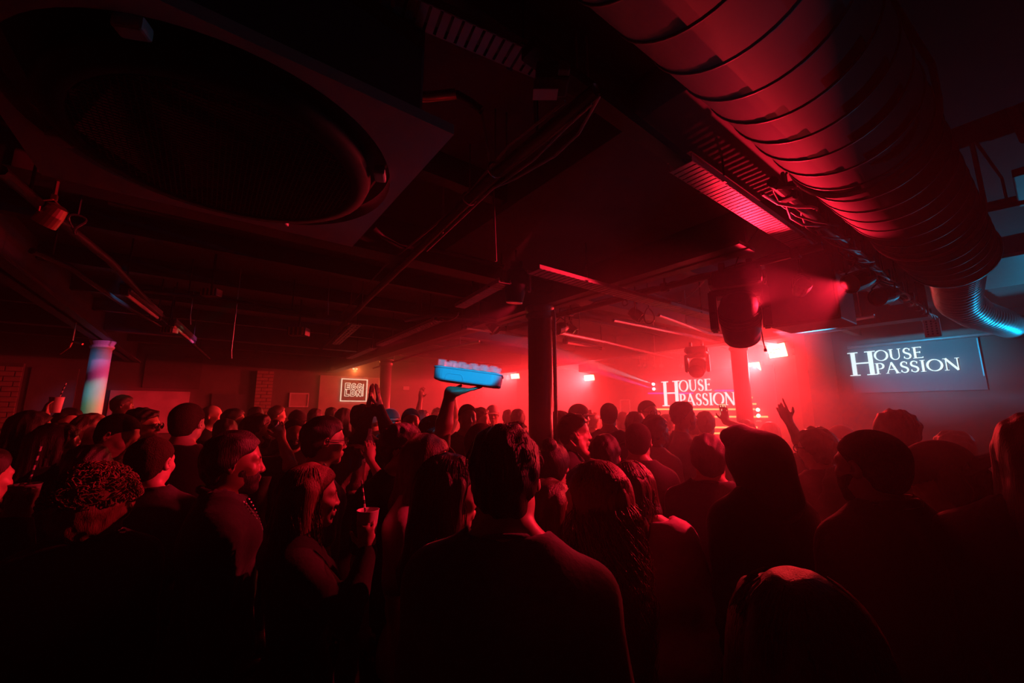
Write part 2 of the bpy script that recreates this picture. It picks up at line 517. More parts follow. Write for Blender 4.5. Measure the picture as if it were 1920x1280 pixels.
# ---- spiral duct with seams, reducer and flexible hose
D0 = Vector((-0.4, 0.345, 2.74)); D1 = Vector((3.70, 0.285, 2.73)); DR = 0.205
e = empty('air_duct', D0, 0, 'huge round galvanised air duct with spiral seams running under the ceiling', 'air duct')
L = (D1 - D0).length
ax = (D1 - D0).normalized()
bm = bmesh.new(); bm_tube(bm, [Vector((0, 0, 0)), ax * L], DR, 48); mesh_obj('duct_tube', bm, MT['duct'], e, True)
fr = frame_from(ax)
me = None
nseam = 28
for i in range(nseam):
    t = 0.10 + i * (L - 0.14) / (nseam - 1)
    if me is None:
        bm = bmesh.new()
        pts = []
        for k in range(49):
            a = 2 * math.pi * k / 48
            pts.append(fr @ Vector((math.cos(a) * (DR + 0.001), 0.02 * math.cos(a), math.sin(a) * (DR + 0.001))))
        bm_tube(bm, pts, 0.0045, 5, False)
        o = mesh_obj('seam', bm, MT['dark_grey'], e, True); me = o.data
    else:
        o = bpy.data.objects.new('seam', me); link(o, e)
    o.location = ax * t
bm = bmesh.new(); bm_tube(bm, [ax * (L - 0.02), ax * L, ax * (L + 0.10), ax * (L + 0.22)], [DR + 0.012, DR + 0.012, DR * 0.92, DR * 0.6], 40); mesh_obj('reducer', bm, MT['dark_grey'], e, True)
for t in (0.9, 2.2, 3.3):
    c = ax * t
    bm = bmesh.new()
    pts = [c + fr @ Vector((math.cos(a) * (DR + 0.008), 0, math.sin(a) * (DR + 0.008))) for a in [math.pi * k / 16 + math.pi for k in range(17)]]
    bm_tube(bm, [pts[0] + UP * 0.32] + pts + [pts[-1] + UP * 0.32], 0.009, 6)
    mesh_obj('hanger_strap', bm, MT['galv_dull'], e)
# flexible hose
A = D1 + ax * 0.2
pts = [A, A + Vector((0.5, 0.05, 0)), A + Vector((1.3, 0.13, -0.03)), A + Vector((2.2, 0.10, -0.02)), A + Vector((3.0, 0.0, 0.0)), A + Vector((3.9, -0.08, 0.02))]
dense = []
for i in range(len(pts) - 1):
    for k in range(30):
        dense.append(pts[i].lerp(pts[i + 1], k / 30))
dense.append(pts[-1])
for _ in range(30):
    dense = [dense[0]] + [(dense[i - 1] + dense[i] * 2 + dense[i + 1]) / 4 for i in range(1, len(dense) - 1)] + [dense[-1]]
rs = [0.135 + (0.014, 0.004, -0.008, 0.004)[i % 4] for i in range(len(dense))]
bm = bmesh.new(); bm_tube(bm, dense, rs, 24)
simple('flexible_duct', bm, MT['foil'], 'ribbed flexible duct hose leading from the big duct to the screen wall', 'duct hose', None, True)

# ---- perforated trays
def tray(a, b, w, h, label, group='perforated cable trays', n=None, parts=True, mat='galv_dull'):
    a = Vector(a); b = Vector(b)
    e = empty('cable_tray', a, 0, label, 'cable tray', group)
    d = b - a
    L = d.length
    f = frame_from(d)
    X_ = f @ Vector((1, 0, 0)); Y_ = f @ Vector((0, 1, 0)); Z_ = f @ Vector((0, 0, 1))
    for s in (-1, 1):
        bm = bmesh.new(); bm_bar(bm, X_ * (s * w / 2) + Z_ * h / 2, X_ * (s * w / 2) + Z_ * h / 2 + d, 0.004, h)
        mesh_obj('side_rail', bm, MT[mat], e)
    n = n or max(6, int(L / 0.05))
    pitch = L / n
    for t_ in (0.18, 0.82):
        c_ = d * t_
        bm = bmesh.new()
        bm_tube(bm, [c_ + X_ * (w / 2 + 0.004) + Z_ * h, Vector((c_.x, c_.y, CEIL - a.z)) + X_ * (w / 2 + 0.004)], 0.005, 6)
        bm_box(bm, c_ + Z_ * 0.002, (w + 0.02, 0.02, 0.006), f)
        mesh_obj('hanger', bm, MT['black_metal'], e)
    if parts:
        bm = bmesh.new(); bm_box(bm, (0, 0, 0), (w, pitch * 0.72, 0.003), f); me = mesh_obj('rung', bm, MT[mat], e)
        me.location = Y_ * (pitch * 0.5)
        for i in range(1, n):
            o = bpy.data.objects.new('rung', me.data); link(o, e); o.location = Y_ * (pitch * (i + 0.5))
    else:
        # base plate pierced with two rows of slots, modelled as strips with gaps
        bm = bmesh.new()
        for s in (-0.42, 0.0, 0.42):
            bm_bar(bm, X_ * (s * w), X_ * (s * w) + d, w * 0.16, 0.003)
        for i in range(n + 1):
            bm_box(bm, Y_ * (pitch * i), (w, pitch * 0.45, 0.003), f)
        mesh_obj('base_plate', bm, MT[mat], e)
    return e

tray(at_z(690, -14, 2.86), at_z(1018, 130, 2.86), 0.085, 0.03, 'dark slotted cable tray near the top edge, beside the hanging bracket', n=17)
tray((1.48, 0.81, 2.75), (2.97, 0.82, 2.75), 0.10, 0.035, 'long perforated cable tray hanging beside the big duct, nearest piece', n=44, mat='galv_pale')
tray((3.66, 0.80, 2.75), (5.2, 0.80, 2.75), 0.09, 0.03, 'teal-lit perforated cable tray further along beside the duct', n=30)
tray(at_z(1000, 508, 2.60), at_z(1345, 600, 2.60), 0.12, 0.025, 'red perforated cable tray crossing behind the nearest column towards the big moving lamp', n=54, mat='galv_pale')
tray(at_z(947, 530, 2.60), at_z(862, 577, 2.60), 0.09, 0.03, 'perforated tray with a bright edge left of the small hanging spotlight', n=26, mat='galv_pale')
tray(at_z(822, 602, 2.60), at_z(712, 648, 2.60), 0.10, 0.03, 'amber-lit tray running away towards the square neon sign', parts=False, n=30, mat='galv_pale')
tray(at_z(700, 653, 2.60), at_z(655, 672, 2.60), 0.10, 0.03, 'short amber tray just above the neon sign panel', parts=False, n=20)
tray(at_z(668, 610, 2.68), at_z(630, 645, 2.68), 0.10, 0.03, 'short yellow-lit tray left of the long amber one', parts=False, n=14)

# perforated end box above the right screen
p = at_z(1745, 598, 2.75)
e = empty('junction_box', p, 0, 'teal-lit perforated metal box hanging above the right screen', 'junction box')
bm = bmesh.new(); bm_box(bm, (0, 0, -0.10), (0.05, 0.13, 0.20), None, 0.006); mesh_obj('box_body', bm, MT['galv_dull'], e)
me = None
for k in range(3):
    for j in range(6):
        if me is None:
            bm = bmesh.new(); bm_box(bm, (0, 0, 0), (0.004, 0.014, 0.018)); o = mesh_obj('slot', bm, MT['black_plastic'], e); me = o.data
        else:
            o = bpy.data.objects.new('slot', me); link(o, e)
        o.location = (-0.026, -0.036 + k * 0.036, -0.03 - j * 0.028)

# ---- rigging bar with clamps and cables beside the duct
A = Vector((1.95, 0.64, 2.77)); B = Vector((6.45, 0.72, 2.77))
e = empty('rigging_bar', A, 0, 'long rigging bar wrapped in cables beside the big duct', 'rigging bar')
bm = bmesh.new(); bm_tube(bm, [Vector((0, 0, 0)), B - A], 0.024, 12); mesh_obj('bar', bm, MT['black_metal'], e, True)
rnd = random.Random(3)
for j in range(4):
    pts = []
    for i in range(40):
        t = i / 39
        q = (B - A) * t + Vector((0, 0.045 * math.sin(i * 0.9 + j * 1.7), -0.02 + 0.04 * math.cos(i * 0.8 + j * 2.1)))
        pts.append(q)
    bm = bmesh.new(); bm_tube(bm, pts, 0.006 + 0.002 * (j % 2), 6); mesh_obj('cable', bm, MT['cable_pale' if j == 1 else 'cable'], e, True)
for i in range(9):
    t = 0.04 + 0.11 * i
    c = (B - A) * t
    bm = bmesh.new()
    bm_box(bm, c + Vector((0, 0, 0.01)), (0.05, 0.075, 0.085), None, 0.012)
    bm_tube(bm, [c + Vector((0, 0, 0.04)), c + Vector((0, 0, 0.26))], 0.007, 6)
    mesh_obj('clamp', bm, MT['black_metal'], e)
# small lamps clamped on that bar
def par_can(loc, aim, size, label, group='small spot lamps', mat='black_metal'):
    e = empty('spot_lamp', loc, 0, label, 'spot lamp', group)
    d = Vector(aim).normalized()
    f = frame_from(d)
    R4 = f.to_4x4() @ Matrix.Rotation(-math.pi / 2, 4, 'X')
    bm = bmesh.new()
    bm_lathe(bm, [(size * 0.25, -size * 0.7), (size * 0.42, -size * 0.6), (size * 0.5, -size * 0.1), (size * 0.5, size * 0.55), (size * 0.44, size * 0.55), (size * 0.42, size * 0.4)], 20, R4)
    mesh_obj('lamp_body', bm, MT[mat], e, False)
    bm = bmesh.new(); bm_lathe(bm, [(size * 0.42, size * 0.36), (size * 0.42, size * 0.42)], 20, R4); mesh_obj('lens', bm, MT['lens'], e)
    xx = f @ Vector((1, 0, 0))
    top = Vector((0, 0, size * 0.95))
    bm = bmesh.new(); bm_tube(bm, [xx * size * 0.56, xx * size * 0.56 + top * 0.6, top, -xx * size * 0.56 + top * 0.6, -xx * size * 0.56], size * 0.05, 6); mesh_obj('yoke', bm, MT[mat], e)
    bm = bmesh.new(); bm_box(bm, top + Vector((0, 0, size * 0.12)), (size * 0.25, size * 0.25, size * 0.3), None, size * 0.04); bm_tube(bm, [top, Vector((0, 0, CEIL + 0.01 - e.location.z))], 0.008, 6); mesh_obj('clamp', bm, MT[mat], e)
    return e
par_can(LAMP_A, AIM_A - LAMP_A, 0.10, 'small unlit black spot lamp hanging below the big duct')
par_can(LAMP_B, AIM_B - LAMP_B, 0.13, 'black spot lamp on the cable-wrapped bar above the teal-lit tray')
par_can(LAMP_C, AIM_C - LAMP_C, 0.13, 'black spot lamp further along the cable-wrapped bar, beside the hanging speaker')

# ---- bar along Y carrying the big moving head
A = Vector((2.86, 0.72, 2.72)); B = Vector((2.82, 4.2, 2.72))
e = empty('lighting_bar', A, 0, 'black lighting bar crossing the ceiling and carrying the big moving lamp', 'lighting bar')
bm = bmesh.new(); bm_tube(bm, [Vector((0, 0, 0)), B - A], 0.024, 12); mesh_obj('bar', bm, MT['black_metal'], e, True)
for t in (0.04, 0.3, 0.6, 0.9):
    c = (B - A) * t
    bm = bmesh.new(); bm_tube(bm, [c, c + Vector((0, 0, CEIL - 2.72))], 0.008, 6); bm_box(bm, c, (0.06, 0.05, 0.07), None, 0.01); mesh_obj('hanger', bm, MT['black_metal'], e)
bm = bmesh.new()
pts = sag(Vector((0.01, 0.05, 0.03)), (B - A) * 0.75 + Vector((0.01, 0, 0.03)), 0.0, 30, 0.012, 2)
bm_tube(bm, pts, 0.008, 6); mesh_obj('cable', bm, MT['cable'], e, True)

def moving_head(loc, face, s, label, group='moving head lamps', tilt=0.35, small=False):
    """base at top (hung), yoke with two arms, head with a lens; face = horizontal direction of the yoke's front"""
    d = Vector(face).normalized()
    rz = math.atan2(d.y, d.x) - math.pi / 2
    e = empty('moving_head_lamp', loc, rz, label, 'moving lamp', group)
    mk = MT['black_plastic']
    # base
    bm = bmesh.new(); bm_box(bm, (0, 0, -0.09 * s), (0.36 * s, 0.30 * s, 0.14 * s), None, 0.035 * s); base = mesh_obj('base', bm, mk, e)
    bm = bmesh.new(); bm_box(bm, (0.06 * s, -0.152 * s, -0.085 * s), (0.09 * s, 0.006 * s, 0.05 * s)); mesh_obj('display', bm, MT['lens'], base)
    for k in (-1, 1):
        bm = bmesh.new(); bm_box(bm, (k * 0.10 * s, 0, 0.02 * s), (0.05 * s, 0.07 * s, 0.11 * s), None, 0.012 * s); mesh_obj('clamp', bm, MT['black_metal'], e)
        bm = bmesh.new(); bm_box(bm, (k * 0.19 * s, 0, -0.09 * s), (0.03 * s, 0.20 * s, 0.07 * s), None, 0.012 * s); mesh_obj('handle', bm, mk, base)
    # yoke
    yk = bmesh.new(); bm_box(yk, (0, 0, -0.195 * s), (0.40 * s, 0.17 * s, 0.06 * s), None, 0.02 * s); mesh_obj('yoke_bridge', yk, mk, e)
    for k in (-1, 1):
        bm = bmesh.new()
        poly = [(-0.085 * s, -0.17 * s), (0.085 * s, -0.17 * s), (0.095 * s, -0.36 * s), (0.07 * s, -0.50 * s), (-0.07 * s, -0.50 * s), (-0.095 * s, -0.36 * s)]
        m = Matrix.Translation((k * 0.185 * s - 0.03 * s, 0, 0)) @ Matrix(((0, 0, 1, 0), (1, 0, 0, 0), (0, 1, 0, 0), (0, 0, 0, 1)))
        bm_prism(bm, poly, 0.06 * s, m)
        bmesh.ops.bevel(bm, geom=list(bm.edges), offset=0.012 * s, segments=2, affect='EDGES')
        mesh_obj('yoke_arm', bm, mk, e)
    # head
    R = Matrix.Translation((0, 0, -0.40 * s)) @ Matrix.Rotation(-math.pi / 2 - tilt, 4, 'X')
    prof = [(0.075 * s, -0.20 * s), (0.125 * s, -0.175 * s), (0.148 * s, -0.10 * s), (0.15 * s, 0.03 * s), (0.142 * s, 0.14 * s), (0.135 * s, 0.215 * s), (0.12 * s, 0.22 * s), (0.115 * s, 0.19 * s)]
    bm = bmesh.new(); bm_lathe(bm, prof, 28, R); head = mesh_obj('head', bm, mk, e, False)
    for p in head.data.polygons:
        p.use_smooth = len(p.vertices) == 4
    bm = bmesh.new(); bm_lathe(bm, [(0.116 * s, 0.185 * s), (0.116 * s, 0.197 * s), (0.06 * s, 0.207 * s)], 28, R); mesh_obj('lens', bm, MT['lens'], head)
    for k in range(4):
        bm = bmesh.new()
        bm_lathe(bm, [(0.151 * s, -0.10 * s + k * 0.035 * s), (0.154 * s, -0.095 * s + k * 0.035 * s), (0.151 * s, -0.085 * s + k * 0.035 * s)], 28, R)
        mesh_obj('cooling_rib', bm, mk, head)
    return e
mh = moving_head((2.85, 1.22, 2.71), Vector((-0.72, -0.30, 0)), 0.84, 'big black moving head lamp hanging in front of the red glow', tilt=2.45)
moving_head(at_z(1305, 648, 2.60), Vector((-0.8, -0.3, 0)), 0.7, 'hazy moving head lamp above the stage screen', tilt=0.5)

# safety cable and drop wire by the big lamp
bm = bmesh.new(); bm_tube(bm, sag((2.85, 1.4, 2.73), at_z(1270, 570, CEIL), 0.03), 0.005, 6)
simple('safety_cable', bm, MT['cable'], 'thin safety cable strung left of the big moving lamp', 'cable', 'thin ceiling wires')
bm = bmesh.new(); bm_tube(bm, [at_fwd(1420, 430, 2.55), at_fwd(1385, 480, 2.62), at_fwd(1378, 500, 2.66)], 0.005, 6)
simple('safety_cable', bm, MT['cable'], 'thin wire rising from the big moving lamp to the tray above', 'cable', 'thin ceiling wires')
bm = bmesh.new(); bm_tube(bm, [at_fwd(1424, 598, 2.72), at_fwd(1428, 622, 2.78), at_fwd(1431, 640, 2.8), at_fwd(1435, 655, 2.8)], 0.004, 6); bm_box(bm, at_fwd(1435, 656, 2.8), (0.015, 0.015, 0.02))
simple('hanging_wire', bm, MT['cable'], 'short wire dangling below the big moving lamp', 'cable', 'thin ceiling wires')

# ---- small hanging spotlight by the nearest column (seen end-on)
p = BULLET.copy()
e = empty('hanging_spotlight', p, 0, 'small black bullet spotlight hanging just above the nearest column', 'spotlight')
R4 = Matrix.Rotation(math.radians(8), 4, 'X')
bm = bmesh.new(); bm_lathe(bm, [(0.052, -0.175), (0.062, -0.165), (0.078, -0.06), (0.078, 0.03), (0.06, 0.055)], 24, R4); mesh_obj('lamp_body', bm, MT['black_plastic'], e, True)
bm = bmesh.new(); bm_lathe(bm, [(0.056, -0.182), (0.058, -0.176)], 24, R4); mesh_obj('rim', bm, MT['galv'], e)
bm = bmesh.new(); bm_box(bm, RT * 0.092 + Vector((0, 0, -0.04)), (0.02, 0.05, 0.13), frame_from(FW), 0.006); mesh_obj('bracket', bm, MT['galv_dull'], e)
bm = bmesh.new(); bm_box(bm, (0, 0, 0.085), (0.09, 0.09, 0.05), frame_from(FW), 0.01); bm_tube(bm, [(0, 0, 0.1), (0, 0, CEIL - p.z)], 0.009, 8); mesh_obj('mount', bm, MT['black_metal'], e)

# ---- conduits along the left of the picture
def run(px_pts, z, r, mat, label, cat='pipe', group='ceiling pipes and conduits', drop=None, seg=8):
    pts = [at_z(x, y, z) for x, y in px_pts]
    bm = bmesh.new(); bm_tube(bm, pts, r, seg)
    for q_ in (pts[0].lerp(pts[1], 0.5), pts[-1].lerp(pts[-2], 0.3)):
        bm_tube(bm, [q_, Vector((q_.x, q_.y, CEIL + 0.01))], min(0.006, r), 6)
    return simple('conduit' if r < 0.03 else 'ceiling_pipe', bm, MT[mat], label, cat, group, True)
run([(1120, 170), (925, 330), (690, 560), (600, 655)], 2.76, 0.026, 'black_metal', 'thick black conduit running diagonally under the dark ceiling')
run([(1060, 190), (955, 272), (860, 385), (720, 500), (640, 590)], 2.80, 0.006, 'cable_pale', 'thin pale cable left of the thick diagonal conduit', 'cable')
run([(1125, 178), (1085, 250), (1040, 292), (965, 335), (925, 352), (800, 470)], 2.74, 0.006, 'cable_pale', 'thin pale cable sagging right of the diagonal conduit', 'cable')
run([(1110, 195), (1060, 240), (1000, 300), (930, 350)], 2.73, 0.005, 'cable_pale', 'second thin cable strung along the diagonal conduit', 'cable')
for (x, y, lb) in ((880, 372, 'metal clip ring round the diagonal conduit, lower one'), (928, 318, 'metal clip ring round the diagonal conduit, upper one')):
    c = at_z(x, y, 2.76)
    d = (at_z(690, 560, 2.76) - at_z(925, 330, 2.76)).normalized()
    f = frame_from(d)
    bm = bmesh.new()
    bm_tube(bm, [c + f @ Vector((0.034 * math.cos(a), 0, 0.034 * math.sin(a))) for a in [math.pi * k / 8 for k in range(17)]], 0.004, 5)
    bm_tube(bm, [c + Vector((0, 0, 0.034)), c + Vector((0.0, 0, CEIL - 2.76))], 0.004, 5)
    simple('pipe_clip', bm, MT['galv'], lb, 'pipe clip')
# threaded rods and droppers
bm = bmesh.new(); bm_tube(bm, [at_fwd(902, 205, 1.55), at_fwd(912, 265, 1.6), at_fwd(922, 322, 1.66)], 0.006, 6)
simple('drop_rod', bm, MT['galv'], 'bright thin rod hanging above the diagonal conduit', 'rod')
bm = bmesh.new(); bm_tube(bm, [at_fwd(925, 352, 2.0), at_fwd(927, 420, 2.02), at_fwd(930, 490, 2.04)], 0.006, 6)
simple('drop_rod', bm, MT['galv'], 'thin rod hanging below the diagonal conduit towards the small spotlight', 'rod')
bm = bmesh.new(); bm_tube(bm, [at_fwd(1024, 268, 1.9), at_fwd(1024, 318, 1.9)], 0.012, 6); bm_box(bm, at_fwd(1025, 322, 1.9), (0.02, 0.02, 0.02))
simple('drop_rod', bm, MT['black_metal'], 'short dark rod with a bright tip under the dark soffit', 'rod')
# curved grey hose beneath the cassette
bm = bmesh.new(); bm_tube(bm, [at_fwd(702, 428, 2.35), at_fwd(720, 445, 2.4), at_fwd(750, 462, 2.5), at_fwd(800, 466, 2.6), at_fwd(880, 482, 2.7), at_fwd(945, 500, 2.75)], 0.014, 8)
simple('drain_hose', bm, MT['dark_grey'], 'dark hose curving from the square ceiling unit to the small spotlight', 'hose', None, True)
# far left conduits
run([(0, 318), (100, 405), (205, 488), (300, 590), (392, 672)], 2.66, 0.022, 'black_metal', 'dark conduit running along the left side of the ceiling')
run([(60, 470), (130, 500), (215, 560), (300, 612)], 2.72, 0.02, 'black_metal', 'second dark conduit at the far left of the ceiling')
run([(205, 375), (420, 420), (660, 470), (900, 520)], 2.9, 0.03, 'beam', 'dark pipe running behind the square ceiling unit')
run([(270, 545), (430, 562), (590, 592)], 2.72, 0.018, 'black_metal', 'thin dark pipe with pale dots across the far ceiling')
run([(1040, 622), (1130, 640), (1260, 672)], 2.62, 0.022, 'galv_dull', 'hazy red conduit high behind the nearest column')
run([(1235, 590), (1330, 625), (1420, 640)], 2.66, 0.018, 'galv_dull', 'hazy red conduit passing left of the big moving lamp')
run([(1150, 600), (1290, 628), (1400, 655)], 2.7, 0.02, 'galv_dull', 'pale red conduit above the stage screen')
run([(1450, 622), (1560, 606), (1640, 592)], 2.70, 0.02, 'galv', 'bright pipe edge right of the big moving lamp')
run([(1846, 72), (1880, 160), (1922, 262)], 2.9, 0.016, 'lagging', 'pale pipe at the top right corner of the ceiling')
run([(1868, -5), (1885, 70), (1930, 180)], 2.92, 0.014, 'lagging', 'upper pale pipe at the top right corner')
run([(1700, 165), (1780, 122), (1850, 78)], 2.92, 0.010, 'lagging', 'thin pale pipe slanting into the top right corner')
run([(1700, 425), (1810, 398), (1925, 372)], 2.9, 0.03, 'beam', 'dark pipe crossing above the flexible duct at the right')
run([(760, 600), (820, 590), (930, 602)], 2.66, 0.02, 'galv_dull', 'red pipe above the raised tray of glasses')
run([(700, 690), (790, 662), (900, 640)], 2.63, 0.02, 'galv_dull', 'slim red pipe left of the raised tray of glasses')
for k, (x, y, h, lb) in enumerate(((357, 592, 16, 'thin hanging rod left of the red ribbed box'), (615, 568, 22, 'thin hanging rod right of the red ribbed box'), (680, 540, 28, 'thin hanging rod near the diagonal conduit'), (434, 658, 14, 'thin hanging rod above the brick pier'))):
    f_ = 3.6
    bm = bmesh.new(); bm_tube(bm, [at_fwd(x, y, f_), at_fwd(x, y + h, f_)], 0.006, 6); bm_tube(bm, [at_fwd(x, y, f_), Vector((*at_fwd(x, y, f_).xy, CEIL))], 0.004, 6)
    simple('hanging_rod', bm, MT['galv'], lb, 'rod')

# ---- square ceiling unit with round grille
e = empty('ceiling_unit', (-0.01, 1.385, 2.50), 0, 'large square ceiling air unit with a round mesh grille hanging over the crowd', 'air conditioner')
bm = bmesh.new()
n = 64
S = 0.485
outer = []
for k in range(n):
    a = 2 * math.pi * k / n
    m_ = max(abs(math.cos(a)), abs(math.sin(a)))
    outer.append(Vector((S * math.cos(a) / m_, S * math.sin(a) / m_, 0)))
inner = [Vector((0.455 * math.cos(2 * math.pi * k / n), 0.455 * math.sin(2 * math.pi * k / n), 0)) for k in range(n)]
vo = [bm.verts.new(v) for v in outer]; vi = [bm.verts.new(v) for v in inner]; vt = [bm.verts.new(v + UP * 0.03) for v in outer]; vj = [bm.verts.new(v + UP * 0.05) for v in inner]
for k in range(n):
    j = (k + 1) % n
    bm.faces.new((vo[j], vo[k], vi[k], vi[j])); bm.faces.new((vo[k], vo[j], vt[j], vt[k])); bm.faces.new((vi[j], vi[k], vj[k], vj[j])); bm.faces.new((vt[k], vt[j], vj[j], vj[k]))
mesh_obj('fascia', bm, MT['white_plastic'], e)
bm = bmesh.new(); bm_box(bm, (0, 0, 0.2), (0.84, 0.84, 0.30), None, 0.01); mesh_obj('housing', bm, MT['dark_grey'], e)
bm = bmesh.new()
bm_lathe(bm, [(0.35, 0.05), (0.385, 0.03), (0.395, 0.0), (0.385, -0.028), (0.34, -0.035), (0.335, -0.030)], 48)
mesh_obj('grille_ring', bm, MT['black_plastic'], e, True)
bm = bmesh.new(); bm_lathe(bm, [(0.335, -0.02), (0.335, -0.026)], 48); mesh_obj('grille_disc', bm, MT['black_plastic'], e)
for nm, ang in (('mesh_bars', 0), ('mesh_bars', math.pi / 2)):
    bm = bmesh.new()
    for i in range(-24, 25):
        x = i * 0.0135
        l = math.sqrt(max(0, 0.332 ** 2 - x * x))
        bm_box(bm, (x, 0, -0.030), (0.003, 2 * l, 0.004))
    bm.transform(Matrix.Rotation(ang, 4, 'Z'))
    tag(mesh_obj(nm, bm, MT['black_metal'], e), kind='stuff')
for k in range(4):
    a = math.pi / 4 + k * math.pi / 2 + 0.35
    bm = bmesh.new(); bm_box(bm, (0.425 * math.cos(a), 0.425 * math.sin(a), -0.002), (0.035, 0.055, 0.03), Matrix.Rotation(a, 3, 'Z'), 0.006); mesh_obj('clip', bm, MT['white_plastic'], e)
for sx in (-1, 1):
    for sy in (-1, 1):
        bm = bmesh.new(); bm_tube(bm, [(sx * 0.36, sy * 0.36, 0.3), (sx * 0.36, sy * 0.36, CEIL - 2.5)], 0.008, 6); mesh_obj('hanger_rod', bm, MT['galv_dull'], e)

# ---- bracket with valve and copper pipe above that unit
Pf = 1.28
def q(x, y, f=Pf):
    return at_fwd(x, y, f)
e = empty('pipe_bracket', q(720, 150), 0, 'slotted metal bracket with a valve above the square ceiling unit', 'bracket')
o0 = q(720, 150)
for (x0, y0, x1_, y1_, w) in ((692, 60, 686, 178, 0.022), (703, 70, 718, 190, 0.016), (735, 160, 752, 204, 0.022), (690, 178, 752, 204, 0.018)):
    bm = bmesh.new(); bm_bar(bm, q(x0, y0) - o0, q(x1_, y1_) - o0, w, 0.006, FW); mesh_obj('plate', bm, MT['galv_dull'], e)
bm = bmesh.new(); bm_box(bm, q(700, 170) - o0, (0.05, 0.006, 0.07), frame_from(FW)); mesh_obj('plate', bm, MT['galv_dull'], e)
bm = bmesh.new(); bm_lathe(bm, [(0.022, -0.05), (0.034, -0.03), (0.036, 0.015), (0.026, 0.035), (0.014, 0.045)], 16, Matrix.Translation(q(728, 165, Pf - 0.05) - o0)); mesh_obj('valve', bm, MT['brass'], e, True)
bm = bmesh.new(); bm_tube(bm, [q(744, 160) - o0, q(748, 125) - o0, q(752, 97) - o0], 0.005, 6); mesh_obj('valve_stem', bm, MT['galv'], e)
bm = bmesh.new(); bm_tube(bm, [q(752, 178) - o0, q(764, 180) - o0, q(800, 182) - o0, q(855, 176) - o0], 0.018, 12); mesh_obj('pipe', bm, MT['brass'], e, True)
for x in (764, 770):
    bm = bmesh.new(); bm_tube(bm, [q(x, 180) - o0, q(x + 4, 180) - o0], 0.022, 12); mesh_obj('ferrule', bm, MT['galv'], e)
bm = bmesh.new(); bm_tube(bm, [q(855, 176) - o0, q(880, 190) - o0, q(903, 207) - o0], 0.014, 10); mesh_obj('hose', bm, MT['cable'], e, True)

# ---- clamped fixture near the top middle
p = at_z(1035, 165, 2.72)
e = empty('emergency_lamp', p, 0, 'small box lamp with a pale flap near the top middle', 'lamp')
bm = bmesh.new(); bm_box(bm, (0, 0, 0.03), (0.10, 0.08, 0.06), frame_from(FW), 0.008); mesh_obj('lamp_box', bm, MT['black_plastic'], e)
bm = bmesh.new(); bm_box(bm, -RT * 0.02 + FW * 0.01 + Vector((0, 0, -0.012)), (0.075, 0.045, 0.005), frame_from(FW)); mesh_obj('flap', bm, MT['white_plastic'], e)
bm = bmesh.new(); bm_box(bm, RT * 0.03 - FW * 0.05 + Vector((0, 0, 0.02)), (0.035, 0.03, 0.03), frame_from(FW), 0.005); mesh_obj('knob', bm, MT['dark_grey'], e)
bm = bmesh.new(); bm_bar(bm, at_z(990, 90, 2.82) - p, at_z(1300, 320, 2.82) - p, 0.06, 0.04); mesh_obj('rail', bm, MT['black_metal'], e)

# ---- hanging loudspeaker right of the big lamp
e = empty('hanging_loudspeaker', (3.62, 1.09, 2.72), 0, 'large dark loudspeaker cabinet hung from the ceiling right of the big moving lamp', 'loudspeaker')
bm = bmesh.new(); bm_box(bm, (0.2, 0, 0), (0.40, 0.46, 0.62), None, 0.012); mesh_obj('cabinet', bm, MT['dark_grey'], e)
bm = bmesh.new(); bm_box(bm, (-0.006, 0, 0), (0.012, 0.43, 0.59), None, 0.004); mesh_obj('front_grille', bm, MT['beam'], e)
for sy in (-1, 1):
    bm = bmesh.new(); bm_bar(bm, (0.2, sy * 0.236, -0.05), (0.2, sy * 0.236, 0.33), 0.03, 0.008, Vector((0, 1, 0))); mesh_obj('hanging_bracket', bm, MT['black_metal'], e)

# ---- ceiling panels at the right
for (x, y, z, sx, sy, lb) in ((6.55, 1.35, 2.90, 0.62, 0.62, 'square teal-lit ceiling panel unit left of the right screen'),):
    e = empty('ceiling_panel', (x, y, z), 0, lb, 'ceiling panel')
    bm = bmesh.new(); bm_box(bm, (0, 0, 0), (sx, sy, 0.03), None, 0.006); mesh_obj('panel', bm, MT['white_plastic'], e)
    bm = bmesh.new(); bm_box(bm, (0, 0, -0.022), (sx * 0.62, sy * 0.62, 0.02), None, 0.006); mesh_obj('vent', bm, MT['dark_grey'], e)
    bm = bmesh.new(); bm_box(bm, (0, 0, 0.09), (sx * 0.8, sy * 0.8, 0.13)); mesh_obj('duct_box', bm, MT['dark_grey'], e)
p = at_z(1915, 320, 2.9)
bm = bmesh.new(); bm_box(bm, p + Vector((0.25, -0.22, 0.0)), (0.5, 0.5, 0.04), None, 0.006)
simple('ceiling_panel', bm, MT['galv_dull'], 'square metal ceiling panel cut by the right edge of the picture', 'ceiling panel')
# pale ceiling boards further along that catch the teal light
for i, (x0, x1_, y0_, y1_) in enumerate(((4.3, 5.4, 0.95, 1.9), (5.0, 6.2, -0.4, 0.6))):
    bm = bmesh.new(); bm_box(bm, ((x0 + x1_) / 2, (y0_ + y1_) / 2, 3.0 - 0.03 * i), (x1_ - x0, y1_ - y0_, 0.03), None, 0.004)
    simple('ceiling_board', bm, MT['white_plastic'], ('pale ceiling board behind the hanging loudspeaker', 'pale speckled ceiling board beside the flexible duct')[i], 'ceiling board', 'pale ceiling boards')

